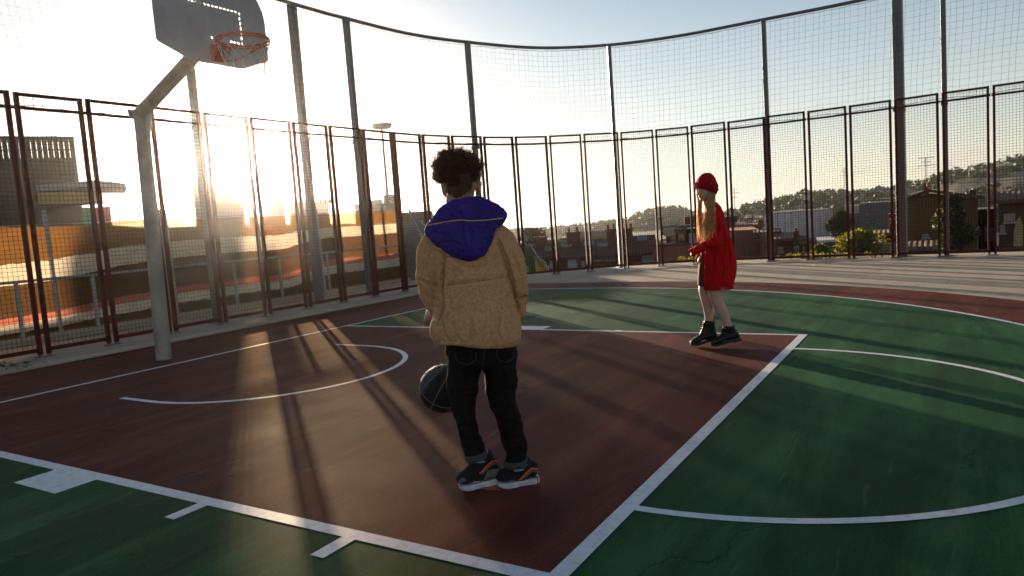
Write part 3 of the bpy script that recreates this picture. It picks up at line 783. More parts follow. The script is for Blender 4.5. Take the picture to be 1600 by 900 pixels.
# -- lamp mast with round head
T = at(596,194,48); o = empty('lamp_mast', (T.x,T.y,GZ), 0, 'tall lamp mast with a round disc head, left of the boy\'s head', 'lamp mast')
b = MB(); b.tube([(0,0,0),(0,0,T.z-GZ-.3)], [.16,.08], 10); b.build('pole', M['galv'], o, True)
b = MB(); R0 = .68; H = T.z-GZ
b.tube([(0,0,H-.34),(0,0,H-.30),(0,0,H-.12),(0,0,H)], [.25,.55,R0,R0*.97], 24); b.tube([(R0*.98*math.cos(k*math.pi/12),R0*.98*math.sin(k*math.pi/12),H-.05) for k in range(24)], .05, 6, closed=True); b.build('lamp_head', M['rail'], o, True)
# -- mound of earth / roof peak behind the boy's left shoulder
h = House('low barn with tiled peaked roof behind the screen, by the boy\'s left shoulder', 645, 345, 30, 'house', 'house')
h.box('wall', M['w_brick'], 625,349,668,400,0,4, zb=0); h.shed(M['roof'], 625,668,349,331,2.0)

# -- row of brown roofed houses
def row(label, px0, px1, pr0, pe, d, wall, chim, sky_, wins, seed=0, rd=2.6):
    h = House(label, (px0+px1)/2, pe, d, 'house', 'row_house', group='brown roofed row houses below the terrace')
    pc = (px0+px1)/2
    h.box('wall', wall, px0, pe+1, px1, 430, 0, 6, zb=0)
    rf = h.shed(M['roof'], px0, px1, pe, pr0, rd)
    ze = h.L(pc,pe,-.35).z; zr = h.L(pc,pr0,rd).z
    for (cx, w_, hh) in chim:
        x = h.L(cx, pr0, rd-.5).x; b = MB(); b.box((x-w_/2, rd-1.0, zr-.9),(x+w_/2, rd-.2, zr+hh)); b.box((x-w_/2-.06, rd-1.06, zr+hh),(x+w_/2+.06, rd-.14, zr+hh+.08))
        for s in (-.3,.3): b.tube([(x+s*w_, rd-.6, zr+hh+.08),(x+s*w_, rd-.6, zr+hh+.38)], .08, 8)
        b.build('chimney', M['w_brick'], h.root)
    for (sx, u) in sky_:
        y = -.35+(rd+.35)*u; z = ze+(zr-ze)*u; x = h.L(sx, pe, y).x; sl = math.atan2(zr-ze, rd+.35)
        Mx = Matrix.Translation((x,y,z+.03)) @ Matrix.Rotation(sl, 4, 'X')
        b = MB()
        for q in ((-.33,-.30,.33,-.25),(-.33,.25,.33,.30),(-.33,-.25,-.27,.25),(.27,-.25,.33,.25)): b.box((q[0],q[1],-.02),(q[2],q[3],.08), Mx)
        f = b.build('skylight', M['winframe'], h.root); b = MB(); b.box((-.27,-.25,.0),(.27,.25,.05), Mx); b.build('pane', M['pane_blue'], f)
    for wv in wins: h.win(*wv[:4], pane=wv[4] if len(wv) > 4 else None, bars=1)
    return h
row('row house with dark brick gable and stubby chimney, just right of the boy\'s shoulder', 812, 866, 380, 403, 44, M['w_brick'], [(846,.75,.35)], [(861,.5)], [(859,406,866,418,M['blind'])])
row('row house with white blind over its door, left of the middle of the roofs', 866.5, 925, 376, 401, 44, M['w_brick'], [(896,.85,.5)], [(886,.72),(921,.7)], [(887,404,902,418,M['blind']),(908,407,914,417,M['blind'])])
row('row house with a line of small windows in an ochre band, centre of the roofs', 925.5, 968, 373, 399, 44, M['w_ochre'], [(955,.6,.55)], [(942,.6)], [(928+k*6.8,401.5,933.5+k*6.8,406.5) for k in range(5)])
row('row house with three skylights and a tall pale window, right end of the brown roofs', 968.5, 1019, 368, 396, 44, M['w_brick'], [(982,.55,.45)], [(982,.8),(1004,.78)], [(1003,398,1019,416,M['blind'])])
# -- pink terrace block
h = House('long pink rendered building with a roof terrace, directly behind the girl', 1110, 380, 40, 'building', 'building')
h.box('wall', M['w_pink'], 1020,384,1096,430,0,7, zb=0); h.box('taller_wall', M['w_pink'], 1096.5,361,1189,430,.3,7, zb=0)
h.box('parapet', M['w_brick'], 1020,380.5,1096,384,-.08,.2)
for x in (1100,1128): h.win(x,364,x+15,375, pane=M['blind'] if x > 1110 else None, dy=.3, bars=1)
h.win(1191.5-8,363,1188,374, dy=.3); h.win(1168,391,1173,401, dy=.3)
h = House('small roof house with teal eave and brown box chimney, left of the girl', 1062, 366, 43, 'house', 'house')
h.box('wall', M['w_ochre2'], 1040,359,1094,400,0,4, zb=0); h.shed(M['roof_l'], 1040,1064,363,352,2.0); h.box('teal_eave', M['teal'], 1060,351,1095,355.5,-.7,.0); h.box('chimney_box', M['w_brick'], 1069,338,1086,351,.6,2.0)
h.win(1048,364,1056,378, bars=1); h.win(1060,364,1070,380); h.win(1076,364,1086,380, pane=M['blind'])
h.box('gable_wall', M['w_pale'], 1037,357,1054,369,-1.2,-.9)
b = MB(); p = h.L(1026.5,300,0); q = h.L(1028.5,380,0); b.tube([(q.x,0,q.z),(q.x,0,h.L(1027,302).z)], .05, 8); b.tube([(q.x-.5,0,h.L(1027,342).z),(q.x+.6,0,h.L(1027,342).z)], .025, 6); b.build('aerial_pole', M['rail'], h.root)
h = House('brown house with flat roof and square chimney, right of the girl', 1172, 360, 48, 'house', 'house')
h.box('wall', M['w_ochre2'], 1150,353.5,1193,400,0,5, zb=0); h.box('roof', M['roof'], 1148,351.5,1195,354.5,-.3,5.2); h.box('chimney', M['w_brick'], 1184,343,1192.5,352,.6,1.6); h.box('roof_box', M['w_dark'], 1131,338,1152,348,.6,2.4); h.box('side_wing', M['w_ochre2'], 1128,348.5,1149,400,.3,4, zb=0)
for x in (1156,1168): h.win(x,358,x+6,366)
# pink house with shaded windows at the pole right of the girl
h = House('pink house with dark shuttered windows beside the slim grey pole right of the girl', 1195, 370, 36, 'house', 'house')
h.box('wall', M['w_pink'], 1190,362,1209,430,-.6,5, zb=0); h.shed(M['roof'], 1187,1211,362,357,2.2)
h.win(1196,364,1204,369, dy=-.6); h.win(1196,372,1204,376, dy=-.6); h.win(1197,390,1203,396, dy=-.6)
# -- white industrial hall
h = House('large white windowless industrial hall below the hill', 1248, 350, 120, 'hall', 'industrial_hall')
h.box('wall', M['w_white'], 1193,330.5,1303,400,0,25, zb=0); h.box('parapet', M['slate'], 1192.5,329.3,1303.5,331,-.25,-.003)
for k in range(9): h.box('cladding_rib', M['slate'], 1204+k*11,331.5,1204.5+k*11,376,-.08,-.003)
h = House('dark grey concrete block with small dark openings and one sunlit white end', 1355, 345, 105, 'building', 'building')
h.box('wall', M['w_grey'], 1343,316,1402,400,0,18, zb=0); h.box('sunlit_wing', M['w_pale'], 1318,321,1342.5,333.5,-.5,8); h.box('lower_wing', M['w_grey'], 1318,334,1342.5,400,-.4,8, zb=0)  # sun on the upper end is painted in as a paler colour
for x, y in ((1352,331),(1371,330),(1379,329),(1352,344),(1371,345),(1362,352)): h.win(x,y,x+4,y+3.6)
# -- brown terracotta house cluster
h = House('brown house with a tall square brick chimney in front of the white hall', 1237, 380, 34, 'house', 'house')
h.box('wall', M['w_brick'], 1210.5,375,1265,430,0,5, zb=0); h.shed(M['roof_l'], 1210.5,1238,372,363,2.0); h.shed(M['roof_l'], 1250,1266,377,372,1.5, part='porch_roof'); h.box('chimney', M['w_brick'], 1239,361,1249,383,-.35,.4-.001); h.box('chimney_cap', M['w_pink'], 1241.5,356,1246.5,361,-.2,.2)
h.win(1216,386,1224,394); h.win(1240.5,384,1249,396, dy=-.36); h.win(1254,384,1258,393, pane=M['blind'])
h = House('low grey shed with a bright flat roof edge, behind the yellow bushes', 1290, 380, 60, 'shed', 'shed')
h.box('wall', M['w_grey'], 1273,379,1307,430,0,6, zb=0); h.box('roof', M['w_white'], 1272,375.5,1308,378.8,-.4,6)
h = House('small brown chimney house with white lower wall beside the thick sunlit-edged pole', 1386, 370, 34, 'house', 'house')
h.box('wall', M['w_brick'], 1377,365,1400,379,0,3); h.box('white_wall', M['w_pale'], 1373,380,1399,430,-.4,3, zb=0); h.box('chimney', M['w_brick'], 1389,342,1399,365,.3,1.2); h.box('chimney_window', M['w_pale'], 1391,342,1394.5,350,.2,.297); h.shed(M['roof_l'], 1372,1389,364,359,1.2, dye=-.8)
h.box('chimney_cap', M['w_brick'], 1388,334,1400,341,.2,1.3)
# -- ochre gabled house
h = House('big ochre gabled house with a satellite dish on its chimney, right side', 1470, 350, 30, 'house', 'house')
x0 = h.L(1418,318).x; x1 = h.L(1527,306).x; xm = h.L(1451,302).x; za = h.L(1418,313).z; zc = h.L(1451,302).z; zd = h.L(1527,311).z
b = MB(); b.slab([(x0,0,0),(x1,0,0),(x1,0,zd),(xm,0,zc),(x0,0,za)], (0,7,0)); b.build('wall', M['w_ochre'], h.root)
b = MB(); b.slab([(x0-.25,-.3,za-.05),(xm,-.3,zc+.05),(xm,7.2,zc+.05),(x0-.25,7.2,za-.05)], (0,0,.12)); b.slab([(xm+.003,-.3,zc+.05),(x1+.25,-.3,zd-.02),(x1+.25,7.2,zd-.02),(xm+.003,7.2,zc+.05)], (0,0,.12)); b.build('roof', M['roof'], h.root)
h.box('chimney', M['w_brick'], 1443,287,1450.5,303,.4,1.0)
b = MB(); P = h.L(1451.5,289,.3); b.sphere(P, (.09,.04,.14), 12, 8); b.build('satellite_dish', M['w_orange'], h.root, True)  # orange colour stands in for the small glint on the dish
b = MB(); P = h.L(1446.5,246,.7); z0 = h.L(1447,290,.7).z; b.tube([(P.x,.7,z0-.3),(P.x,.7,P.z)], .02, 6)
for dz, w_ in ((.0,.28),(-.16,.18),(-.32,.34)): b.tube([(P.x-w_,.7,P.z+dz-.02),(P.x+w_,.7,P.z+dz-.02)], .012, 5)
b.build('aerial', M['rail'], h.root)
h.box('lower_lean_to', M['w_grey'], 1424,384,1456,430,-2.4,-.003, zb=0); h.shed(M['roof_l'], 1424,1456,385,376,-1.0, dye=-2.6, part='lean_to_roof')
h.win(1455,338,1463,344); h.win(1441,366,1452,371.5); h.box('stair_wall', M['w_ochre2'], 1515,296,1525,311,.6,1.4)
h = House('dark house with vertical slatted fence between the ochre houses', 1542, 350, 34, 'house', 'house')
h.box('wall', M['w_dark'], 1528,327,1557,430,0,5, zb=0)
for k in range(7): h.box('batten', M['w_brick'], 1529+k*4,326,1530.4+k*4,384,-.14,-.003)
h.box('white_door', M['blind'], 1539,356,1552,378,-.3,-.16)
h = House('dark ochre house with deep brown tiled roof at the right edge', 1590, 340, 28, 'house', 'house')
h.box('wall', M['w_ochre2'], 1560,312,1690,430,0,6, zb=0); h.shed(M['roof'], 1558,1690,309,295,2.2)
h.win(1569,334,1586,347, bars=2); h.win(1562,352,1570,364)
M['w_sunlit'] = wallm('sunlit_render', (.46,.33,.15))  # sunlight on this wall is put into its lighter render colour
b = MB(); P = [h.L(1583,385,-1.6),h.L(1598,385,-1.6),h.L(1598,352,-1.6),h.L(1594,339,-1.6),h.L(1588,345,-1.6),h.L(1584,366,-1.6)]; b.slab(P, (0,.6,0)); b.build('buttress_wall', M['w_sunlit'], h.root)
# houses on the hillside
rnd = random.Random(5)
for (x, y, s, c, lab) in ((1375,298.5,9,'w_pale','pale villa with pinkish wall on the hill crest, left of the thick pole'),(1386,300,6,'w_white','small white house just right of the villa on the crest'),(1262,306,6,'w_white','tiny white house on the crest above the white hall'),(1347,304,5,'w_pale','tiny pale house on the crest left of the villa'),
    (1345,318,5,'w_pale','small pale house on the slope behind the grey block'),(1425,293+5,9,'w_white','white house on the slope left of the ochre gable'),(1412,297,6,'w_pink','pinkish house on the slope touching the thick pole'),(1500,293,8,'w_pale','pale house on the slope above the dark tree'),(1545,300,7,'w_white','white house on the slope above the dark slatted house'),
    (1535,290,5,'w_pink','small pink house high on the right slope')):
    d = 330; h = House(lab, x, y, d, 'house', 'hillside_house', group='small houses on the hillside'); h.root.location.z = at(x,y+s*.8,d).z-3
    z0 = h.root.location.z; w_ = s/FPX*d; hh = at(x,y-s*.35,d).z-z0
    b = MB(); b.box((-w_/2,0,0),(w_/2,5,hh)); b.build('wall', M[c], h.root)
    b = MB(); b.slab([(-w_/2-.3,-.3,hh),(w_/2+.3,-.3,hh),(w_/2+.3,2.5,hh+1.1),(-w_/2-.3,2.5,hh+1.1)], (0,0,-.1)); b.slab([(-w_/2-.3,2.503,hh+1.1),(w_/2+.3,2.503,hh+1.1),(w_/2+.3,5.3,hh),(-w_/2-.3,5.3,hh)], (0,0,-.1)); b.build('roof', M['roof_l'], h.root)
# more town roofs between the rows and the hills
rnd = random.Random(9); kk = 0
for k in range(26):
    x = rnd.uniform(800,1560); d = rnd.uniform(75,170)
    P = at(x,350,d); hh = rnd.uniform(3.0,5.6)
    ww = rnd.uniform(6,12); o = empty('town_house', (P.x,P.y,GZ), math.atan2(HR.y,HR.x)+rnd.uniform(-.5,.5), 'tiled town house in the valley behind the nearer roofs, mostly hidden', 'house', 'half hidden town houses in the valley')
    b = MB(); b.box((-ww/2,0,0),(ww/2,7,hh)); b.build('wall', M[rnd.choice(['w_pale','w_pink','w_brick','w_ochre','w_white'])], o)
    b = MB(); b.slab([(-ww/2-.4,-.4,hh),(ww/2+.4,-.4,hh),(ww/2+.4,3.5,hh+1.5),(-ww/2-.4,3.5,hh+1.5)], (0,0,-.15)); b.slab([(-ww/2-.4,3.503,hh+1.5),(ww/2+.4,3.503,hh+1.5),(ww/2+.4,7.4,hh),(-ww/2-.4,7.4,hh)], (0,0,-.15)); b.build('roof', M['roof'], o)
# masts on the skyline
for (x, yt, yb, d, lab) in ((1147,293,345,80,'thin lattice aerial mast right of the girl\'s head'),(1319,262,330,110,'thin aerial mast against the sky above the grey block'),(643,298,345,60,'thin aerial left of the boy\'s shoulder')):
    P = at(x,yt,d); o = empty('aerial_mast', (P.x,P.y,GZ), 0, lab, 'mast')
    b = MB(); H = P.z-GZ; b.tube([(0,0,0),(0,0,H)], [.09,.04], 6); b.build('pole', M['rail'], o)
    b = MB()
    for dz, w_ in ((-.2,.5),(-.6,.8),(-1.1,.4)): b.tube([(-w_*.7,-w_*.5,H+dz),(w_*.7,w_*.5,H+dz)], .03, 5)
    b.build('crossbar', M['rail'], o)
# trees
tree('dark round evergreen tree between the white hall and the grey block', 1312, 328, 368, 36, 60, M['leaf_dark'], seed=2, n=2400, leaf=.12)
tree('yellow green bush lit by the sun, larger one in front of the grey block', 1340, 361, 400, 62, 30, M['leaf_yel'], 'bush', 'bush', seed=3, n=3600, leaf=.06, group=None)
tree('small yellow green bush left of the larger one', 1281, 382, 402, 28, 30, M['leaf_yel'], 'bush', 'bush', seed=4, n=1400, leaf=.055)
tree('tall dark leafy tree in front of the ochre gabled house', 1486, 297, 398, 52, 21, M['leaf_dark'], seed=6, n=5200, leaf=.05, lobes=16)
tree('rounded tree on the haze line just right of the boy\'s shoulder', 832, 356, 388, 40, 80, M['leaf_mid'], seed=7, n=1400, leaf=.2)
for k, (x, yt, yb, w_, lab) in enumerate(((1372,291,302,12,'umbrella pine beside the villa on the crest'),(1294,296,306,12,'conical pine on the crest above the white hall'),(1576,246,262,12,'pine standing clear of the crest near the right edge'),(1596,243,258,11,'pine at the right edge of the crest'),(1545,256,266,9,'small pine on the crest right of the dark slim pole'))):
    tree(lab, x, yt, yb, w_, 395, M['leaf_dark'], seed=20+k, n=260, leaf=.8, lobes=5, base=at(x,yb+8,395).z, group=None)
# play equipment below the terrace edge
o = empty('playground_slide', (0,0,0), 0, 'playground climbing frame with green and yellow panels, just right of the boy\'s sleeve', 'playground frame')
M['yel'] = wallm('yellow_panel', (.55,.38,.03)); M['grn2'] = wallm('green_panel_play', (.06,.14,.05))
def vpanel(pts, d, T, m, nm):
    Q = [at(x,y,d) for x,y in pts]; b = MB(); b.slab(Q, HF*T); return b.build(nm, m, o)
vpanel([(821,388),(828,384),(835,388),(843,412),(846,428),(823,428)], 21, .06, M['grn2'], 'green_panel')
vpanel([(835,404),(839,401),(852,411),(855,430),(838,430)], 20.5, .06, M['yel'], 'yellow_panel')
b = MB()
for pts in ([(812,372),(822,383),(829,384),(840,402),(846,415)],[(834,403),(838,401),(852,411),(853,432)]): b.tube([at(x,y,20.4) for x,y in pts], .03, 8)
b.build('handrail', M['rail'], o, True)
for px in (823,846,855):
    P = at(px,415,20.7); b = MB(); b.tube([(P.x,P.y,GZ),(P.x,P.y,P.z)], .05, 8); b.build('post', M['rail'], o)
# weeds along the terrace edge
rnd = random.Random(21); b = MB()
for k in range(150):
    x = rnd.choice([rnd.uniform(1215,1400), rnd.uniform(1230,1330), rnd.uniform(1060,1100)]); P = gnd(x, 405-.02*(x-1200)+rnd.uniform(-2,1.5)); n = rnd.randint(4,9); s = rnd.uniform(.03,.09)
    P.z = -.004
    for q in range(n):
        a = rnd.uniform(0,6.28); t = V((math.cos(a),math.sin(a),0))*s*rnd.uniform(.4,1.1); w_ = V((-math.sin(a),math.cos(a),0))*s*.18
        tip = P+t+V((0,0,s*rnd.uniform(.7,1.6))); m_ = P+t*.45+V((0,0,s*.8)); b.add([P, m_-w_, tip, m_+w_], [(0,1,2,3)])
o = b.build('weeds', M['leaf_yel'], recalc=False); tag(o, 'small weeds sprouting along the terrace edge under the right fence', 'weeds', kind='stuff')
# dead leaves and grit on the kerb and court
rnd = random.Random(31); b = MB()
M['dry'] = mat('dry_leaves', (.06,.035,.02), .9, 0, .4, 20)
for k in range(220):
    if k < 90: P = gnd(rnd.gauss(15,22), rnd.gauss(577,4)); P.z = .052
    elif k < 150: x = rnd.uniform(-1.62,-1.45); y = rnd.uniform(-2.5,6); P = V((x,y,.006))
    else: P = V((rnd.uniform(-1,7.5), rnd.uniform(-5,7), .016))
    s = rnd.uniform(.006,.02)*(1.6 if k < 90 else 1); a = rnd.uniform(0,6.28); u = V((math.cos(a),math.sin(a),rnd.uniform(-.2,.4)))*s; v_ = V((-math.sin(a),math.cos(a),rnd.uniform(-.2,.5)))*s*.5
    b.add([P-u+V((0,0,s*.3)), P-v_, P+u+V((0,0,s*.3)), P+v_+V((0,0,s*.2))], [(0,1,2,3)])
o = b.build('dead_leaves', M['dry'], recalc=False); tag(o, 'dry leaves and grit scattered on the kerb and court', 'leaves', kind='stuff')
# ---------------------------------------------------------------- people
from mathutils.bvhtree import BVHTree
from mathutils.kdtree import KDTree
def fuse(b, name, m, parent, voxel=.006, it=6, disp=None, fac=.5, origin=None):
    """one continuous skin grown round the collected shapes"""
    o = b.build('tmp', None, None); md = o.modifiers.new('r','REMESH'); md.mode = 'VOXEL'; md.voxel_size = voxel; md.adaptivity = 0
    s = o.modifiers.new('s','SMOOTH'); s.factor = fac; s.iterations = it
    bpy.context.view_layer.update(); dg = bpy.context.evaluated_depsgraph_get(); me = bpy.data.meshes.new_from_object(o.evaluated_get(dg)); bpy.data.objects.remove(o)
    me.name = name
    if disp:
        ns = [v.normal.copy() for v in me.vertices]
        for v, n in zip(me.vertices, ns): v.co = v.co + n*disp(v.co, n)
    wo = V(origin) if origin is not None else V((0,0,0))
    me.transform(Matrix.Translation(-wo)); me.polygons.foreach_set('use_smooth', [True]*len(me.polygons))
    me.materials.clear()
    if m: me.materials.append(m)
    q = bpy.data.objects.new(name, me); COL.objects.link(q)
    if parent is not None: q.parent = parent; 
    return q
class Fig:
    def __init__(s, B): s.B = B; s.O = V((B.x,B.y,0))
    def p(s, px, py, dy=0.0): return vp(px, py, s.B, dy)
    def m(s, px, P): return px*depth(P)/FPX
    def tube(s, b, rows, n=18, sub=4, shrink=1.0, grow=0.0):
        R_ = cat(rows, sub); pts = [s.p(*r[:3]) for r in R_]
        b.tube(pts, [max(.002, s.m(r[3],q)*shrink+grow) for r,q in zip(R_,pts)], n, r2=[max(.002, r[4]*shrink+grow) for r in R_], up=HF)
    def bvh(s, o):
        me = o.data; off = o.matrix_world.translation if o.parent is None else V(s.O)
        return BVHTree.FromPolygons([v.co+off for v in me.vertices], [tuple(p.vertices) for p in me.polygons])
    def hit(s, bv, px, py, off=.002, fallback=-.03):
        d = ray(px, py).normalized(); h = bv.ray_cast(CAM, d)
        if h[0] is None: return s.p(px, py, fallback)
        return h[0]+h[1]*off if h[1].dot(d) < 0 else h[0]-h[1]*off
    def crease(s, o, bv, lines, dep=.008, wid=.010):
        """press folds into a cloth along lines on its camera side"""
        off = s.O; P = []
        for ln in lines:
            dd = dep
            if isinstance(ln, tuple): ln, dd = ln
            C_ = cat(ln, 8)
            for i, (x, y) in enumerate(C_): P.append((s.hit(bv, x, y, 0), dd*math.sin(math.pi*(i+.6)/(len(C_)+.2))**.5))
        ds = []; kd = KDTree(len(P))
        for i, (q, dd) in enumerate(P): kd.insert(q, i)
        kd.balance()
        for v in o.data.vertices:
            w = v.co+off; k = 0.0
            for q, i, dist in kd.find_range(w, wid*2.64):
                dd = P[i][1]; r2 = dist*dist
                if True: k = max(k, dd*math.exp(-r2/(wid*wid))-.35*dd*math.exp(-(math.sqrt(r2)-wid*1.7)**2/(wid*wid*.6)), key=abs)
            ds.append(k)
        for v, k in zip(o.data.vertices, ds):
            if k: v.co = v.co-v.normal*k
        o.data.update()
    def part(s, b, *a, **k):
        b.v = [(x-s.O.x, y-s.O.y, z) for x, y, z in b.v]; return b.build(*a, **k)

def hand(b, W, D, N, S, L, curl=.6, spread=.10, tr=1.0):
    """palm plus five fingers: W wrist, D direction, N back-of-hand normal, S towards the thumb, L hand length"""
    D = D.normalized(); S = (S-D*S.dot(D)).normalized(); N = (N-D*N.dot(D)-S*N.dot(S)).normalized()
    pl = L*.52; hw = L*.21
    b.tube([W-D*L*.08, W+D*pl*.35, W+D*pl*.8, W+D*pl], [hw*.62,hw*.92,hw*1.0,hw*.85], 12, r2=[L*.085,L*.085,L*.07,L*.06], up=N)
    for k, (off, ln, r) in enumerate(((.72,.43,.048),(.26,.48,.050),(-.22,.45,.047),(-.70,.35,.042))):
        base = W+D*pl*.88+S*hw*off; dd = (D+S*spread*off).normalized(); seg = L*ln/3; pts = [base-dd*L*.06, base]; ang = 0
        for j in range(3):
            ang += curl*(.8,.9,.6)[j]; q = dd*math.cos(ang)-N*math.sin(ang); pts.append(pts[-1]+q*seg*(1.15,1,.8)[j])
        b.tube(cat([tuple(p) for p in pts],3), [L*r*(1.02-.022*i) for i in range(len(pts)*3-2)], 8)
    tb = W+D*pl*.22+S*hw*.75; td = (D*.75+S*.75-N*.25).normalized(); t2 = (D*.95+S*.25-N*.45).normalized()
    b.tube(cat([tuple(tb-td*L*.08),tuple(tb),tuple(tb+td*L*.17),tuple(tb+td*L*.17+t2*L*.15),tuple(tb+td*L*.17+t2*L*.22)],3), [L*.062*(1-.03*i) for i in range(13)], 8)

def skinm(name, c):
    t = NT(name); n = t.noise(18, 5); k = t.ramp(n, [(.3, tuple(x*.86 for x in c)), (.7, tuple(min(1,x*1.1) for x in c))]); t.l(k, t.b.inputs['Base Color'])
    t.b.inputs['Roughness'].default_value = .5; t.b.inputs['Subsurface Weight'].default_value = .25; t.b.inputs['Subsurface Radius'].default_value = (.02,.008,.004); t.b.inputs['Subsurface Scale'].default_value = .6
    t.bump(t.noise(220,2), .12, .001); return t.m
M['skin_boy'] = skinm('warm_brown_skin', (.36,.19,.12)); M['skin_girl'] = skinm('fair_skin', (.52,.31,.23))
def hairm(name, a, b_, trans, tc_):
    t = NT(name); gi = t.new('ShaderNodeNewGeometry'); c = t.ramp(gi.outputs['Random Per Island'], [(0,a),(1,b_)]); t.l(c, t.b.inputs['Base Color']); t.b.inputs['Roughness'].default_value = .42
    tl = t.new('ShaderNodeBsdfTranslucent'); tl.inputs[0].default_value = (*tc_,1); ms = t.new('ShaderNodeMixShader'); ms.inputs[0].default_value = trans
    t.l(t.b.outputs[0], ms.inputs[1]); t.l(tl.outputs[0], ms.inputs[2]); t.l(ms.outputs[0], t.out.inputs[0]); return t.m
M['hair_boy'] = hairm('dark_curly_hair', (.010,.006,.004), (.055,.028,.013), .40, (.75,.34,.09))
M['hair_girl'] = hairm('long_fair_hair', (.38,.21,.08), (.80,.52,.24), .55, (1.0,.76,.38))
def fabric(name, c, var=.2, sc=30, bsc=300, bs=.5, rough=.9, sheen=.3, c2=None, bd=.002):
    t = NT(name); n = t.noise(sc, 5, .65); k = t.ramp(n, [(.3, tuple(x*(1-var) for x in c)), (.7, tuple(min(1,x*(1+var)) for x in (c2 or c)))])
    t.l(k, t.b.inputs['Base Color']); t.b.inputs['Roughness'].default_value = rough; t.b.inputs['Sheen Weight'].default_value = sheen; t.b.inputs['Specular IOR Level'].default_value = .2
    t.bump(t.noise(bsc, 3, .7), bs, bd); return t
def sherpa():
    t = fabric('tan_sherpa_fleece', (.70,.385,.185), .12, 60, 160, .8, .95, .03, (.77,.44,.22), .006)
    v = t.new('ShaderNodeTexVoronoi'); v.inputs['Scale'].default_value = 120; t.l(t.coord(), v.inputs['Vector'])
    col = t.b.inputs['Base Color'].links[0].from_socket
    k = t.mix(.55, col, t.ramp(v.outputs[0], [(0,(1.12,1.12,1.12)),(.65,(.66,.62,.58))]), 'MULTIPLY'); t.l(k, t.b.inputs['Base Color']); tl = t.new('ShaderNodeBsdfTranslucent'); t.l(k, tl.inputs[0]); ms = t.new('ShaderNodeMixShader'); ms.inputs[0].default_value = .12; t.l(t.b.outputs[0], ms.inputs[1]); t.l(tl.outputs[0], ms.inputs[2]); t.l(ms.outputs[0], t.out.inputs[0])
    return t.m
M['sherpa'] = sherpa()
M['hood'] = fabric('violet_nylon', (.030,.012,.17), .25, 8, 60, .3, .6, .0, bd=.004).m
M['pipe'] = mat('yellow_piping', (.75,.36,.03), .6, 0, .1, 30)
M['denim'] = fabric('black_denim', (.0075,.005,.0045), .35, 30, 500, .4, .95, .0).m
M['cuff'] = fabric('grey_denim_turnup', (.055,.055,.06), .3, 60, 500, .5, .9, .1).m
M['sock'] = fabric('pale_blue_sock', (.30,.40,.70), .1, 60).m
M['sh_blk'] = fabric('black_suede', (.012,.010,.010), .3, 40, 400, .3, .8, .1).m
M['sh_gry'] = fabric('grey_suede', (.12,.105,.09), .25, 40, 400, .3, .85, .2).m
M['sole'] = mat('scuffed_white_rubber', (.46,.46,.48), .6, 0, .2, 40, .2, 120, c2=(.55,.53,.52))
M['orange'] = mat('orange_stripe', (.75,.10,.03), .6, 0, .1, 30)
M['knit'] = fabric('red_knit', (.50,.003,.005), .10, 60, 220, .9, .95, .0, (.56,.005,.007), .006).m
M['beanie'] = fabric('red_ribbed_knit', (.36,.003,.009), .2, 30, 260, .9, .95, .0, bd=.005).m
M['maroon'] = fabric('maroon_dress', (.10,.022,.024), .25, 14, 200, .3, .8, .0).m
def leather():
    t = NT('black_polished_leather'); t.b.inputs['Base Color'].default_value = (.010,.007,.006,1); t.b.inputs['Roughness'].default_value = .5; t.b.inputs['Specular IOR Level'].default_value = .3; t.bump(t.noise(60,4), .3, .003); return t.m
M['leather'] = leather()
M['rubber'] = mat('black_rubber_sole', (.012,.011,.011), .6, 0, .2)
M['lip'] = mat('lips', (.36,.10,.085), .45, 0, .1); M['eyew'] = mat('eye_white', (.5,.48,.46), .3, 0, .05); M['iris'] = mat('dark_iris', (.02,.012,.008), .2, 0, .1); M['brow'] = mat('eyebrow_hair', (.05,.028,.016), .8, 0, .2)

def head(b, C, F, U, s=1.0):
    """head shapes round centre C facing F: skull, jaw, nose, lips, ears, brow"""
    S = F.cross(U).normalized(); Mx = Matrix((S, F, U)).transposed()
    def sp(c, r, n=20, m_=14): b.sphere(C+(S*c[0]+F*c[1]+U*c[2])*s, tuple(x*s for x in r), n, m_, Mx.to_3x3())
    sp((0,-.008,.022),(.073,.090,.086)); sp((0,.018,-.028),(.062,.066,.070)); sp((0,.040,-.070),(.036,.036,.030)); sp((0,.062,-.088),(.018,.016,.015))
    for k in (-1,1):
        sp((k*.036,.050,-.030),(.026,.026,.028)); sp((k*.030,.074,.018),(.022,.012,.010)); sp((k*.034,.066,-.004),(.020,.014,.016))
        sp((k*.079,-.008,-.012),(.011,.020,.032),16,10); sp((k*.084,-.018,.002),(.011,.014,.018),16,10); sp((k*.046,.030,-.055),(.020,.03,.026))
    b.tube([C+(F*.080+U*.012)*s, C+(F*.094-U*.012)*s, C+(F*.104-U*.030)*s], [.007*s,.009*s,.0115*s], 10)
    for k in (-1,1): sp((k*.010,.092,-.033),(.008,.010,.007))
    sp((0,.082,-.055),(.020,.012,.006)); sp((0,.080,-.065),(.017,.012,.006))
    return S, sp

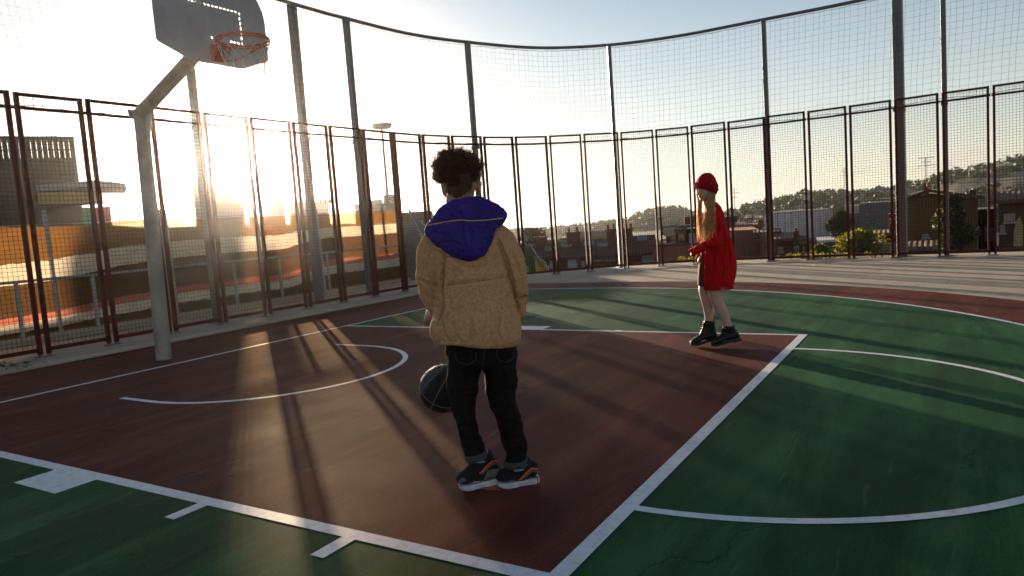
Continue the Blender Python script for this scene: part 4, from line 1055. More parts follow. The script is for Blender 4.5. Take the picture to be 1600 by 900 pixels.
# ================= the boy
bx = Fig(gnd(780, 762)); person = tag(bpy.data.objects.new('person', None), None)
bpy.data.objects.remove(person)
HEADF = (HF*.93-HR*.36).normalized()
TL = [(726,550,0,29,.11),(723,585,0,27,.10),(721.5,611,.005,24.5,.088),(724,640,-.01,19.5,.072),(731.5,668,0,16,.062),(737,690,0,17.5,.062),(744,708,0,18,.060),(745,714,0,17.5,.058)]
TRr = [(782,550,0,28,.11),(782,580,0,26.5,.10),(782.5,602,0,25.5,.09),(785,627,0,22,.08),(795,653,0,20,.07),(801,680,0,19,.065),(804.5,693,0,20,.066),(806,708,0,17,.06),(806,722,0,18,.06)]
SL = [(700,358,0,16,.075),(686,372,0,23,.085),(677,395,.01,24.5,.088),(673.5,418,.02,23,.085),(672,440,.035,20.5,.078),(675,460,.06,18,.07),(681,478,.09,14.5,.06),(684,488,.105,12,.05)]
SR = [(757,358,0,16,.075),(775,370,0,24,.088),(789,392,0,26,.092),(797,418,0,26,.09),(803,442,.02,23,.085),(808,463,.045,18.5,.074),(811,480,.07,13,.06),(813,490,.085,9,.05)]
TO = [(722,338,.01,22,.075),(724,350,0,45,.095),(727,364,0,60,.12),(731,388,0,63,.138),(737,425,0,60,.150),(742,460,0,63,.160),(744,490,0,67,.168),(744.5,512,0,70,.170),(744,526,0,70,.167),(743.5,535,0,65,.155)]
b = MB()
hc = bx.p(719.5, 291.5, .0)
UP = V((0,0,1)); hu = (UP*.97+HEADF*.22).normalized(); hf = (HEADF-hu*HEADF.dot(hu)).normalized()
S_, sp = head(b, hc, hf, hu, 1.0)
bx.tube(b, [(720,296,.0,22,.060),(720,312,.0,21,.058),(722,330,.0,23,.062),(723,345,0,30,.07)])
bx.tube(b, [(724,345,0,34,.075),(728,368,0,48,.10),(738,430,0,46,.105),(744,500,0,46,.11),(752,545,0,50,.11)], shrink=.95)
for R_ in (TL, TRr): bx.tube(b, R_, shrink=.78)
for R_ in (SL, SR): bx.tube(b, R_, shrink=.62)
W = bx.p(682,487,.10); hand(b, W, (bx.p(657,497,.20)-W), (-HF*.6+UP*.5-HR*.3), (HF*.6+UP*.6), .165, .28, .25)
W = bx.p(812,488,.09); hand(b, W, (HF*.9-UP*.35-HR*.3), (HR*.8+UP*.4), (UP*.8-HR*.4), .165, .7)
for A_, B_ in ((bx.p(745,708,0), bx.p(748,720,.0)), (bx.p(806,718,0), bx.p(808,730,.0))): b.tube([A_,B_], [.030,.026], 12)
body = fuse(b, 'person', M['skin_boy'], None, .0042, 5, origin=bx.O); body.location = bx.O
tag(body, 'child seen from behind in tan fleece jacket with violet hood, dribbling a ball', 'person')
# jacket
def fleece(p, n):
    w = noise.noise(V((p.x*6,p.y*6,p.z*4)))*.013-abs(noise.noise(V((p.x*5+3,p.y*5,p.z*9))))*.010+noise.noise(p*19)*.0035+noise.noise(p*95)*.0022+noise.noise(p*210)*.0012
    d = bx.B; return w
b = MB(); bx.tube(b, TO, 28, 5); bx.tube(b, SL, 18, 5); bx.tube(b, SR, 18, 5)
# soft folds hanging at the elbows and flank
bx.tube(b, [(655,428,.0,6,.03),(657,441,.01,7,.035),(664,455,.03,6,.03)], grow=.0); bx.tube(b, [(684,500,-.05,9,.05),(683,520,-.05,11,.06),(690,534,-.04,12,.05)]); bx.tube(b, [(816,440,-.03,8,.04),(817,462,-.02,8,.04)])
jk = fuse(b, 'jacket', M['sherpa'], body, .0058, 9, fleece, origin=bx.O)
bvj = bx.bvh(jk)
bx.crease(jk, bvj, [([(697,376),(694,410),(691,446),(692,480),(684,505)],.016), ([(778,376),(788,405),(797,432),(804,460),(811,492)],.015), [(655,436),(668,444),(684,446)], [(660,458),(674,466),(688,468)], [(664,474),(676,480),(686,480)],
  [(786,392),(796,420),(802,448)], [(800,396),(812,424),(817,452)], [(806,470),(816,466),(824,458)], [(690,500),(694,520),(704,536)], [(708,505),(712,524),(724,538)], ([(700,392),(716,412),(742,420),(766,412),(778,396)],.006), [(735,500),(738,520),(734,536)], [(780,498),(776,516),(782,532)], [(668,380),(676,392),(690,396)], ([(694,446),(720,443),(750,439),(780,434),(797,431)],.006)], .009, .011)
bvj = bx.bvh(jk)
def seam(pts, off, r, part, m, parent, n=6, bv=None):
    P = [bx.hit(bv or bvj, x, y, off) for x, y in cat(pts, 6)]
    b = MB(); b.tube(P, r, n); return bx.part(b, part, m, parent, True)
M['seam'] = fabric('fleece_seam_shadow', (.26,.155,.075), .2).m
for s_ in ([(694,446),(720,443),(750,439),(780,434),(797,431)], [(697,380),(695,410),(692,446),(693,480),(684,505)], [(778,378),(788,405),(797,432),(804,460),(810,490)]):
    seam(s_, .0005, .0016, 'seam', M['seam'], jk)
b = MB(); P = [bx.p(x,y,d) for x,y,d in ((683,533,-.02),(694,536,-.10),(718,536,-.140),(752,533,-.140),(783,529,-.10),(804,524,-.02),(795,526,.10),(745,530,.13),(696,534,.10))]
b.tube(cat([tuple(p) for p in P+[P[0]]],4), .011, 8); hm = fuse(b, 'hem_band', M['sherpa'], jk, .005, 3, lambda p,n: noise.noise(p*120)*.002, origin=bx.O)
for A_, B_, r in ((bx.p(683,485,.10), bx.p(685,491,.11), .033), (bx.p(812,485,.083), bx.p(813,491,.09), .027)):
    b = MB(); b.tube([A_,B_], [r,r*.94], 16); bx.part(b, 'cuff', M['sherpa'], jk, True)
# hood
def puff(p, n): return noise.noise(V((p.x*16,p.y*16,p.z*10)))*.008-abs(noise.noise(V((p.x*26,p.y*26,p.z*60))))*.007+abs(noise.noise(p*38))*.003
b = MB(); bx.tube(b, [(722,322,.0,16,.07),(723,328,-.01,30,.085),(725,335,-.03,48,.095),(726.5,344,-.06,64,.085),(728,353,-.085,66.5,.070),(731,366,-.115,55,.062),(736,380,-.135,42,.055),(742,393,-.146,28,.045),(747,403,-.148,12,.03)], 24, 5)
hd = fuse(b, 'hood', M['hood'], body, .0055, 6, puff, origin=bx.O); bvh_ = bx.bvh(hd)
bx.crease(hd, bvh_, [([(664,353),(680,350),(700,346),(720,344),(736,345),(760,344),(785,341)],.006), [(718,325),(723,345),(724,370),(730,395)], [(748,327),(762,345),(765,370),(757,398)], [(674,362),(690,366),(704,362)], [(690,380),(706,378),(718,384)], [(770,352),(758,358),(744,356)], [(776,366),(766,374),(756,374)], [(732,352),(738,366),(736,382)], [(700,336),(712,340),(730,338)]], .006, .007)
bvh_ = bx.bvh(hd)
seam([(664,353),(680,350),(700,346),(720,344),(736,345),(760,344),(785,341)], .001, .0024, 'piping', M['pipe'], hd, bv=bvh_)
M['hood_seam'] = fabric('dark_violet_thread', (.012,.006,.07), .1).m
for s_ in ([(718,325),(723,345),(724,370),(730,395)], [(748,327),(762,345),(765,370),(757,398)], [(690,338),(700,360),(712,385)]): seam(s_, -.0005, .0014, 'seam', M['hood_seam'], hd, bv=bvh_)
b = MB(); b.tube([bx.p(785,341,-.05),bx.p(784,331,-.05),bx.p(782,326,-.05)], .004, 6); b.tube([bx.p(781,336,-.05),bx.p(787,335,-.05)], .009, 8); bx.part(b, 'cord_lock', M['orange'], hd, True)
b = MB(); b.tube([bx.p(666,354,-.05),bx.p(661,351,-.05),bx.p(659,345,-.05)], .003, 6); bx.part(b, 'drawcord', M['pipe'], hd, True)
# trousers
def den(p, n): return noise.noise(V((p.x*9,p.y*9,p.z*16)))*.008-abs(noise.noise(V((p.x*14,p.y*14,p.z*24))))*.008+noise.noise(p*34)*.002
b = MB(); bx.tube(b, [(752,532,0,56,.125),(752,548,0,57,.125),(753,562,0,55,.118),(753,570,0,46,.10)], 24); bx.tube(b, TL, 18); bx.tube(b, TRr, 18)
tr_ = fuse(b, 'trousers', M['denim'], body, .006, 5, den, origin=bx.O); bvt = bx.bvh(tr_)
bx.crease(tr_, bvt, [[(699,606),(716,612),(744,608)], [(704,620),(722,622),(742,616)], [(712,640),(728,636),(742,630)], [(718,668),(732,664),(748,668)], [(724,684),(738,690),(752,684)], [(760,612),(778,606),(800,612)], [(766,640),(788,634),(808,642)], [(776,658),(794,660),(812,652)], [(786,690),(804,684),(820,690)], [(790,706),(804,702),(820,708)], [(752,576),(740,584),(726,586)], [(756,576),(768,586),(784,588)], [(730,550),(728,580),(722,604)], [(786,550),(784,576),(788,600)]], .007, .009)
bvt = bx.bvh(tr_)
b = MB(); bx.tube(b, [(742.5,706,0,18.6,.064),(745,716,0,18.4,.063)], 20, 2); bx.part(b, 'turn_up', M['cuff'], tr_, True)
b = MB(); bx.tube(b, [(805.5,717,0,18.6,.064),(806.5,727,0,18.6,.063)], 20, 2); bx.part(b, 'turn_up', M['cuff'], tr_, True)
M['stitch'] = fabric('charcoal_thread', (.03,.026,.026), .1).m
for s_ in ([(712,551),(714,562),(728,570),(742,563),(744,550)], [(776,547),(778,560),(791,566),(803,557),(804,545)], [(757,546),(755,560),(754,574)]): seam(s_, .0, .0013, 'seam', M['stitch'], tr_, bv=bvt)
b = MB(); b.tube([bx.p(697,541,-.02),bx.p(696,548,-.02),bx.p(696,556,-.02)], .004, 6); bx.part(b, 'belt_tab', M['pipe'], tr_, True)
# shoes
def shoe(fig, toe, heel, ank, high=.14, kind='sneaker', wd=.042):
    T = V(toe); H = V(heel); L = (T-H).length; X = (T-H).normalized(); Y = V((0,0,1)).cross(X).normalized(); Z = X.cross(Y)
    def q(u, v, w): return H+X*(u*L)+Y*v+Z*w
    prof = [(0,.62),(.08,.80),(.22,.86),(.42,.80),(.60,.95),(.78,1.02),(.90,.86),(.97,.55),(1.0,.2)]
    pr = cat(prof, 3); out = [(u, wd*w_) for u, w_ in pr]
    hz = .030 if kind == 'sneaker' else .026
    b = MB(); ring0 = [q(u, w_, 0) for u, w_ in out]+[q(u, -w_, 0) for u, w_ in reversed(out)]
    rise = lambda u: .012*max(0,(u-.75)/.25)**2
    lo = [q(u, w_, rise(u)) for u, w_ in out]+[q(u, -w_, rise(u)) for u, w_ in reversed(out)]
    hi = [q(u, w_*1.04, hz*(1.0-.3*u)+rise(u)) for u, w_ in out]+[q(u, -w_*1.04, hz*(1.0-.3*u)+rise(u)) for u, w_ in reversed(out)]
    n = len(lo); b.add(lo+hi, [tuple(range(n))[::-1], tuple(range(n,2*n))]+[(i,(i+1)%n,n+(i+1)%n,n+i) for i in range(n)])
    if kind == 'boot':
        for u0, u1, w_ in ((-.02,.24,wd*.8),): b.box((0,0,0),(1,1,1), Matrix.Translation(q(u0,-w_,-.012)) @ Matrix((X*(u1-u0)*L, Y*2*w_, Z*.0125)).transposed().to_4x4())
    sole = b
    b = MB(); hs = [(.04,.032,.034),(.15,.040,.044),(.35,.048,.048),(.52,.050,.042),(.70,.038,.037),(.84,.030,.031),(.93,.024,.025),(.985,.014,.013)]
    if kind == 'boot': hs = [(u,h_*.74,r*.76) for u,h_,r in hs]
    b.tube([q(u,0,hz*.8+h_) for u,h_,_ in cat(hs,3)], [wd*(.96 if u < .8 else .96-2.2*max(0,u-.8)**1.0) for u,_,_ in cat(hs,3)], 16, r2=[r for _,_,r in cat(hs,3)], up=Z)
    A = V(ank); hgt = max(.06,(A-H).dot(Z)); ua = (A-H).dot(X)/L
    b.tube([q(.27,0,.035), q(.26+(ua-.26)*.35,0,.035+(hgt-.035)*.38), q(.26+(ua-.26)*.75,0,.035+(hgt-.035)*.72), A], [wd*.92,wd*.92,wd*1.0,wd*1.08], 16, r2=[.066,.062,.058,.056], up=X)
    b.tube([q(.52,0,.05), q(.44,0,.085), q(ua+.12,0,hgt*.8)], [wd*.75,wd*.72,wd*.6], 12, r2=[.035,.033,.028], up=X)
    return sole, b, q
sh = [((717.5,764.5),(781,754),(750,709)), ((778,773),(843,766),(810,722))]
for k, (t_, h_, a_) in enumerate(sh):
    T = bx.p(*t_, .0); H = bx.p(*h_, .03); T.z = .001; H.z = .018 if k == 0 else .006
    A = bx.p(*a_, .01)
    sole, up_, q = shoe(bx, T, H, A)
    s0 = empty('shoe', (0,0,0)); s0.parent = body; s0['label'] = ['left sneaker, heel slightly raised','right sneaker, heel slightly raised'][k]
    ml = MB(); so_ = fuse(sole, 'sole', M['sole'], s0, .0035, 2, lambda p,n: noise.noise(p*60)*.0008, origin=bx.O)
    up_ = fuse(up_, 'upper', M['sh_blk'], s0, .0042, 5, lambda p,n: noise.noise(p*45)*.0015, origin=bx.O); bu = bx.bvh(up_)
    ox, oy = t_; hx, hy = h_
    def sx(u, v): return (hx+(ox-hx)*u+.0*v, hy+(oy-hy)*u-v)
    # overlays follow the surface
    def overlay(poly, m, part, off=.0012, parent=s0):
        P = [bx.hit(bu, *sx(u,v), off, .0) for u, v in poly]
        b = MB()
        us = [p[0] for p in poly]
        return P
    for pts, r, m, nm in (([(.04,33),(.18,35),(.30,30),(.43,22),(.50,19)], .0048, M['orange'], 'stripe'), ([(.03,29),(.18,31),(.30,26),(.44,18.5)], .0055, M['sh_gry'], 'stripe')):
        P = [bx.hit(bu, *sx(u,v), -.001, 0) for u, v in cat(pts,5)]; b = MB(); b.tube(P, r, 6, r2=.0035, up=HF); bx.part(b, nm, m, s0, True)
    b = MB()
    for v0 in (11.5,14.5,17.5,20.5):
        P = [bx.hit(bu, *sx(u,v0+dv), .0005, 0) for u, dv in cat([(.03,0),(.16,.5),(.28,0),(.40-(v0-11)*.012,-2.5)],4)]; b.tube(P, .0062, 6)
    fuse(b, 'heel_counter', M['sh_gry'], s0, .003, 3, origin=bx.O)
    b = MB(); P = [bx.hit(bu, *sx(u,v), -.002, 0) for u, v in cat([(.99,10),(.95,13),(.90,14),(.84,11)],4)]; b.tube(P, .009, 8); fuse(b, 'toe_cap', M['sh_gry'], s0, .003, 3, origin=bx.O)
    b = MB()
    for u, v in ((.62,36),(.68,31),(.74,26),(.79,21)):
        c0 = q(u-.14,0,0); P0 = bx.hit(bu, *sx(u-.05,v+1), .002, 0); b.tube([P0-HF*-.03, P0+V((0,0,.003)), P0-V((0,0,.003))-HR*.012], .0022, 5)
    P0 = bx.hit(bu, *sx(.64,36), .004, 0)
    b.tube(cat([tuple(P0+HR*.006),tuple(P0-HR*.018+V((0,0,.004))),tuple(P0-HR*.030-V((0,0,.012))),tuple(P0-HR*.012-V((0,0,.010)))],4), .0022, 5)
    bx.part(b, 'laces', M['sh_blk'], s0, True)
    b = MB(); b.tube([A-V((0,0,.03))-HR*.003, A+V((0,0,.012))-HR*.004], [.041,.042], 14); bx.part(b, 'sock', M['sock'], s0, True)
    for o_ in list(s0.children):
        pass
    s0.location = (0,0,0)
# hair
rnd = random.Random(42)
hp = MB(); rx, ry, rz_ = .098, .108, .081; HC = bx.p(713.5, 266, .0)
hp.sphere(HC, (rx*.74,ry*.78,rz_*.70), 24, 16); hp.sphere(HC+V((0,0,-.02))+HR*.0, (.078,.085,.062), 20, 12)
hm_ = fuse(hp, 'hair', M['hair_boy'], body, .006, 3, lambda p,n: noise.noise(p*38)*.014+noise.noise(p*90)*.006, origin=bx.O)
b = MB()
for k in range(4200):
    while True:
        d = V((rnd.gauss(0,1),rnd.gauss(0,1),rnd.gauss(0,1))).normalized()
        if d.z > -.42-.18*(d.dot(HR) < 0): break
    rr = rnd.uniform(.70,1.03); lump = 1+.26*noise.noise(d*2.6)+.10*noise.noise(d*7)
    P = HC+(HR*(d.dot(HR)*rx)+HF*(d.dot(HF)*ry)+UP*(d.z*rz_))*rr*lump
    out = (d+V((rnd.uniform(-.5,.5),rnd.uniform(-.5,.5),rnd.uniform(-.4,.4)))).normalized(); a1 = out.cross(V((.3,.5,.8))).normalized(); a2 = out.cross(a1)
    R_ = rnd.uniform(.003,.0075); Ln = rnd.uniform(.010,.030)*(1.5 if rnd.random() < .12 else 1); ph = rnd.uniform(0,6.28); tw = rnd.uniform(4.5,9)
    pts = [P+out*(Ln*i/6)+a1*(R_*math.cos(ph+tw*i/6))+a2*(R_*math.sin(ph+tw*i/6)) for i in range(7)]
    b.tube(pts, [.0013,.0013,.0013,.0012,.0011,.0009,.0005], 3, cap=False)
bx.part(b, 'curls', M['hair_boy'], hm_, recalc=False)
b = MB(); bvb = bx.bvh(body)
for k in range(3000):
    x = rnd.uniform(688,745); y = rnd.uniform(272,309)
    if y > 283 and abs(x-718) > 19: continue
    lim = 309-max(0,abs(x-716)-4)*.62-(4 if x > 722 else 0)
    if y > lim+rnd.uniform(-2,2): continue
    h_ = bvb.ray_cast(CAM, ray(x,y).normalized())
    if h_[0] is None: continue
    n = h_[1]; n = n if n.dot(ray(x,y)) < 0 else -n
    P = h_[0]; ln = rnd.uniform(.004,.009)*(1.4 if y < 290 else .8)
    t = (n*.55+V((rnd.uniform(-.4,.4),rnd.uniform(-.4,.4),-.9))).normalized()
    b.tube([P-n*.001, P+t*ln*.5+n*.0008, P+t*ln], [.0009,.0008,.0004], 3, cap=False)
bx.part(b, 'cropped_nape', M['hair_boy'], hm_, recalc=False)
# eyes (they face away from the camera)
for k in (-1,1):
    b = MB(); b.sphere(hc+S_*k*.030+hf*.073+hu*.002, .011, 12, 8); bx.part(b, 'eye', M['eyew'], body, True)

# basketball in the air ahead of the left knee
BC = at(693, 607, 3.56); br = .1205
ball = empty('basketball', BC, .5, 'black and grey basketball in mid bounce beside the child\'s left knee', 'basketball'); ball.rotation_euler = (.5,.55,.4)
M['ball'] = fabric('black_pebbled_rubber', (.014,.013,.013), .2, 30, 190, 1.0, .5, 0, bd=.003).m; M['ball2'] = fabric('grey_pebbled_rubber', (.055,.055,.058), .2, 30, 260, .8, .6, 0, bd=.003).m
M['ballseam'] = mat('ball_seam', (.11,.11,.115), .6, 0, .1)
b = MB(); b.sphere((0,0,0), br, 64, 40); ob = b.build('cover', [M['ball'], M['ball2']], ball, True)
for p in ob.data.polygons:
    c = p.center/br
    side = abs(c.x) > .30+.42*c.z*c.z*0+.30*(abs(c.y)) 
    p.material_index = 1 if (side and c.z*c.y*c.x > 0) else 0
b = MB(); C3 = lambda f: [V(f(2*math.pi*k/64)).normalized()*br*1.001 for k in range(64)]
for f in (lambda a: (0,math.cos(a),math.sin(a)), lambda a: (math.cos(a),math.sin(a),0), lambda a: (.62+.22*math.cos(2*a),math.cos(a)*.9,math.sin(a)*.9), lambda a: (-.62-.22*math.cos(2*a),math.cos(a)*.9,math.sin(a)*.9)):
    b.tube(C3(f), .0030, 6, closed=True)
b.build('seams', M['ballseam'], ball, True)

# ================= the girl
gx = Fig(gnd(1117, 541)); b = MB()
gf = (-HR*.76-HF*.65).normalized(); gu = (UP*.99-gf*.06).normalized(); gf = (gf-gu*gf.dot(gu)).normalized()
gc = gx.p(1102.5, 296.5, 0); GS, gsp = head(b, gc, gf, gu, .98)
LA = [(1106,428,.05,12,.07),(1101,444,.05,9,.056),(1099,454,.05,7.2,.048),(1101.5,465,.05,7.2,.046),(1106.5,480,.05,8.2,.046),(1107.5,492,.05,7,.040),(1107.5,505,.05,5.6,.034),(1108,512,.05,4.5,.03)]
LB = [(1118,428,-.03,10.5,.062),(1117.5,444,-.035,9.8,.056),(1117,455,-.04,9.3,.052),(1119.5,467,-.04,9.6,.050),(1126,482,-.04,9.2,.048),(1133,498,-.04,7.8,.042),(1136.5,511,-.04,6.2,.035),(1138,520,-.04,4.5,.03)]
gx.tube(b, LA); gx.tube(b, LB)
gx.tube(b, [(1107,308,.0,8.5,.05),(1110,322,.0,9,.052)]); gx.tube(b, [(1111,320,0,8,.06),(1116,335,0,11,.10),(1118,370,0,12,.09),(1117,410,0,12,.09),(1115,436,0,11,.08)])
A1 = [(1113,332,-.07,8,.055),(1117,350,-.09,9.5,.062),(1120,366,-.10,10.5,.066),(1118,378,-.11,8.8,.060),(1107,382.5,-.11,7.6,.052),(1096,387,-.10,6.6,.044),(1087,391.5,-.09,6.4,.040),(1083.5,393,-.09,5.6,.036)]
A2 = [(1108,336,.08,8,.055),(1105,355,.11,8,.058),(1103,372,.12,8,.055),(1098,386,.09,6.6,.046),(1094.5,396,.07,5.6,.038),(1093,401,.06,5.0,.034)]
gx.tube(b, A1, shrink=.66); gx.tube(b, A2, shrink=.66)
hand(b, gx.p(1088,391,-.09), (gx.p(1079,396,-.09)-gx.p(1088,391,-.09)), (-HR*.4+UP*.7-HF*.4), (HF), .105, 1.2, .1)
hand(b, gx.p(1093.5,400,.06), (gx.p(1091.5,409,.03)-gx.p(1093.5,400,.06)), (-HR*.9-HF*.3), (-HF*.8-HR*.3), .135, .9, .1)
girl = fuse(b, 'person', M['skin_girl'], None, .0044, 5, origin=gx.O); girl.location = gx.O
tag(girl, 'child in red beanie and long red cardigan, on tiptoe at the far key line', 'person')
F2 = gc
for k in (-1,1):
    e = gc+(GS*k*.031+gf*.0705+gu*.002)*.98
    b = MB(); b.sphere(e, .0105, 14, 10); ey = gx.part(b, 'eye', M['eyew'], girl, True)
    b = MB(); b.sphere(e+gf*.0066, .0052, 12, 8); gx.part(b, 'iris', M['iris'], ey, True)
    b = MB(); b.tube([e+GS*k*.015+gf*.006+gu*.001, e+gf*.0115+gu*.0075, e-GS*k*.013+gf*.011+gu*.002], .0016, 6); gx.part(b, 'eyelash', M['brow'], ey, True)
    b = MB(); b.tube([e+GS*k*.017+gf*.007+gu*.014, e+gf*.0145+gu*.020, e-GS*k*.014+gf*.016+gu*.017], .0022, 6); gx.part(b, 'eyebrow', M['brow'], girl, True)
b = MB(); c = gc+(gf*.0905-gu*.0575)*.98
b.tube([c-GS*.021-gf*.006, c-GS*.008+gu*.0022, c+GS*.008+gu*.0022, c+GS*.021-gf*.006], [.001,.0036,.0036,.001], 8); b.tube([c-GS*.018-gf*.006-gu*.003, c-gu*.0075, c+GS*.018-gf*.006-gu*.003], [.001,.0042,.001], 8); gx.part(b, 'lips', M['lip'], girl, True)
# dress
b = MB(); gx.tube(b, [(1109,345,0,11,.08),(1110,380,0,11,.08),(1104,402,.03,11,.075),(1102,428,.045,11.5,.08),(1102,446,.05,11.5,.085)], 22)
gx_dress = fuse(b, 'dress', M['maroon'], girl, .006, 4, lambda p,n: noise.noise(V((p.x*22,p.y*22,p.z*3)))*.008, origin=gx.O)
# cardigan
CG = [(1113,317,.0,7,.058),(1114.5,323,0,10,.085),(1117,332,0,12.5,.115),(1118,345,0,15,.13),(1119.5,360,0,17,.138),(1121,375,0,19.5,.145),(1123,390,0,23.5,.15),(1124,405,0,26,.155),(1123.5,425,0,26,.158),(1122,438,0,24.2,.152),(1121,447,0,22.3,.145)]
def knit(p, n): return noise.noise(V((p.x*10,p.y*10,p.z*7)))*.012-abs(noise.noise(V((p.x*9,p.y*9,p.z*5+3))))*.009+noise.noise(p*32)*.004+noise.noise(p*110)*.0016
b = MB(); gx.tube(b, CG, 26); gx.tube(b, A1); gx.tube(b, A2)
cg = fuse(b, 'cardigan', M['knit'], girl, .0055, 5, knit, origin=gx.O)
# ribbed hem, cuffs, front band, collar
b = MB(); N_ = 56
for k in range(N_):
    a = 2*math.pi*k/N_
    def hp_(u): 
        px = 1121.5+(.5-u)*1.5; py = 451.5-u*9; w_ = 21.6+u*.8; P = gx.p(px,py,0); 
        return P+HR*(gx.m(w_,P)*math.cos(a))+HF*(.148*math.sin(a))
    b.tube([hp_(0),hp_(.5),hp_(1)], .0052, 6)
gx.part(b, 'ribbed_hem', M['knit'], cg, True)
bvc = gx.bvh(cg)
gx.crease(cg, bvc, [[(1110,352),(1112,370),(1116,380)], [(1128,352),(1132,372),(1130,392)], [(1136,372),(1140,396),(1138,420)], [(1128,398),(1130,420),(1126,440)], [(1116,392),(1116,412),(1113,436)], [(1108,386),(1116,390),(1128,388)], [(1100,380),(1104,386),(1108,390)], [(1120,338),(1124,350),(1122,362)]], .012, .014)
bvc = gx.bvh(cg)
def gseam(pts, off, r, part, m, parent, bv):
    P = [gx.hit(bv, x, y, off, -.05) for x, y in cat(pts, 6)]; b = MB(); b.tube(P, r, 8); return gx.part(b, part, m, parent, True)
gseam([(1108,330),(1105,350),(1104,370),(1103,400),(1102.5,425),(1103.5,448)], -.002, .011, 'button_band', M['knit'], cg, bvc)
gseam([(1108,410),(1118,411),(1124,410)], -.001, .004, 'pocket_edge', M['knit'], cg, bvc); gseam([(1108,411),(1107.5,430),(1118,433),(1123.5,431),(1124,411)], -.0015, .0028, 'pocket_seam', M['knit'], cg, bvc)
b = MB(); b.tube([gx.p(1084,393,-.09), gx.p(1080.5,395,-.09), gx.p(1078.6,396,-.09)], [.038,.037,.030], 16, cap=False); gx.part(b, 'cuff', M['knit'], cg, True)
b = MB(); b.tube([gx.p(1093.5,399.5,.06), gx.p(1092.8,403.5,.06)], [.031,.029], 16); gx.part(b, 'cuff', M['knit'], cg, True)
# beanie
b = MB(); gx.tube(b, [(1102.3,297,0,16.4,.093),(1103.6,292,0,17.2,.097),(1105.8,286,0,17.2,.094),(1108.5,280.5,0,15.0,.082),(1111.5,276.5,0,10.5,.058),(1113.5,274.5,0,5,.03)], 24)
bn = fuse(b, 'beanie', M['beanie'], girl, .004, 4, lambda p,n: noise.noise(p*28)*.005+noise.noise(p*120)*.001, origin=gx.O)
b = MB(); 
for k in range(60):
    a = 2*math.pi*k/60
    def bp_(px,py,w_,dd):
        P = gx.p(px,py,0); t_ = (gx.p(1105.8,286,0)-gx.p(1102.3,297,0)).normalized(); A = t_.cross(HF).normalized()
        return P+A*(gx.m(w_,P)*math.cos(a))+HF*(dd*math.sin(a))
    b.tube([bp_(1101.9,298.5,17.0,.096), bp_(1103.2,294,17.9,.100), bp_(1104.3,290.5,18.1,.100)], .0048, 6)
gx.part(b, 'ribbed_brim', M['beanie'], bn, True)
P = gx.p(1111,286.5,-.10); b = MB(); b.bar(P-V((0,0,.006)),P+V((0,0,.006)),.014,.004,HR); gx.part(b, 'badge', M['sh_gry'], bn)
# long hair: many locks
rnd = random.Random(8); b = MB()
def lock(r0, mid, end, r=.003, wav=.006, seg=12):
    P0, P1, P2 = gx.p(*r0), gx.p(*mid), gx.p(*end); ph = rnd.uniform(0,6.28); pts = []
    for i in range(seg+1):
        u = i/seg; q = P0*(1-u)**2+P1*(2*u*(1-u))+P2*u*u
        pts.append(q+HR*(wav*math.sin(ph+u*9))*u+HF*(wav*math.cos(ph*1.3+u*7))*u)
    b.tube(pts, [r*(.9 if i < 2 else 1)*(1-.75*(i/seg)**3) for i in range(seg+1)], 5)
for k in range(200):      # far side, hanging down in front of the chest
    x = rnd.uniform(1090.5,1099); e = rnd.uniform(1089.5,1100)
    lock((x+rnd.uniform(-1,2), 296, rnd.uniform(.045,.075)), (rnd.uniform(1087.5,1094), 325, rnd.uniform(-.03,.06)), (e, rnd.uniform(345,381), rnd.uniform(-.12,.03)), rnd.uniform(.0013,.0030), rnd.uniform(.006,.016))
for k in range(110):      # near side, falling over the shoulder
    x = rnd.uniform(1107,1119)
    lock((x, 299+ (x-1107)*.3, rnd.uniform(-.088,-.066)), (rnd.uniform(1100,1113), 322, rnd.uniform(-.15,-.10)), (rnd.uniform(1096,1110)+(4 if rnd.random() < .25 else 0), rnd.uniform(338,376), rnd.uniform(-.165,-.12)), rnd.uniform(.0013,.0030), rnd.uniform(.006,.015))
for k in range(110):      # behind the neck
    x = rnd.uniform(1110,1119)
    lock((x, 301, rnd.uniform(-.06,.07)), (rnd.uniform(1110,1117), 314, rnd.uniform(-.07,.06)), (rnd.uniform(1108,1119), rnd.uniform(322,346), rnd.uniform(-.14,-.02)), rnd.uniform(.0018,.0034))
for k in range(14):
    lock((rnd.uniform(1112,1118), 304, -.09), (rnd.uniform(1112,1119), 330, -.15), (rnd.uniform(1112,1119), rnd.uniform(360,374), -.175), rnd.uniform(.0010,.0018), .012)
gx.part(b, 'hair', M['hair_girl'], girl, True, recalc=False)
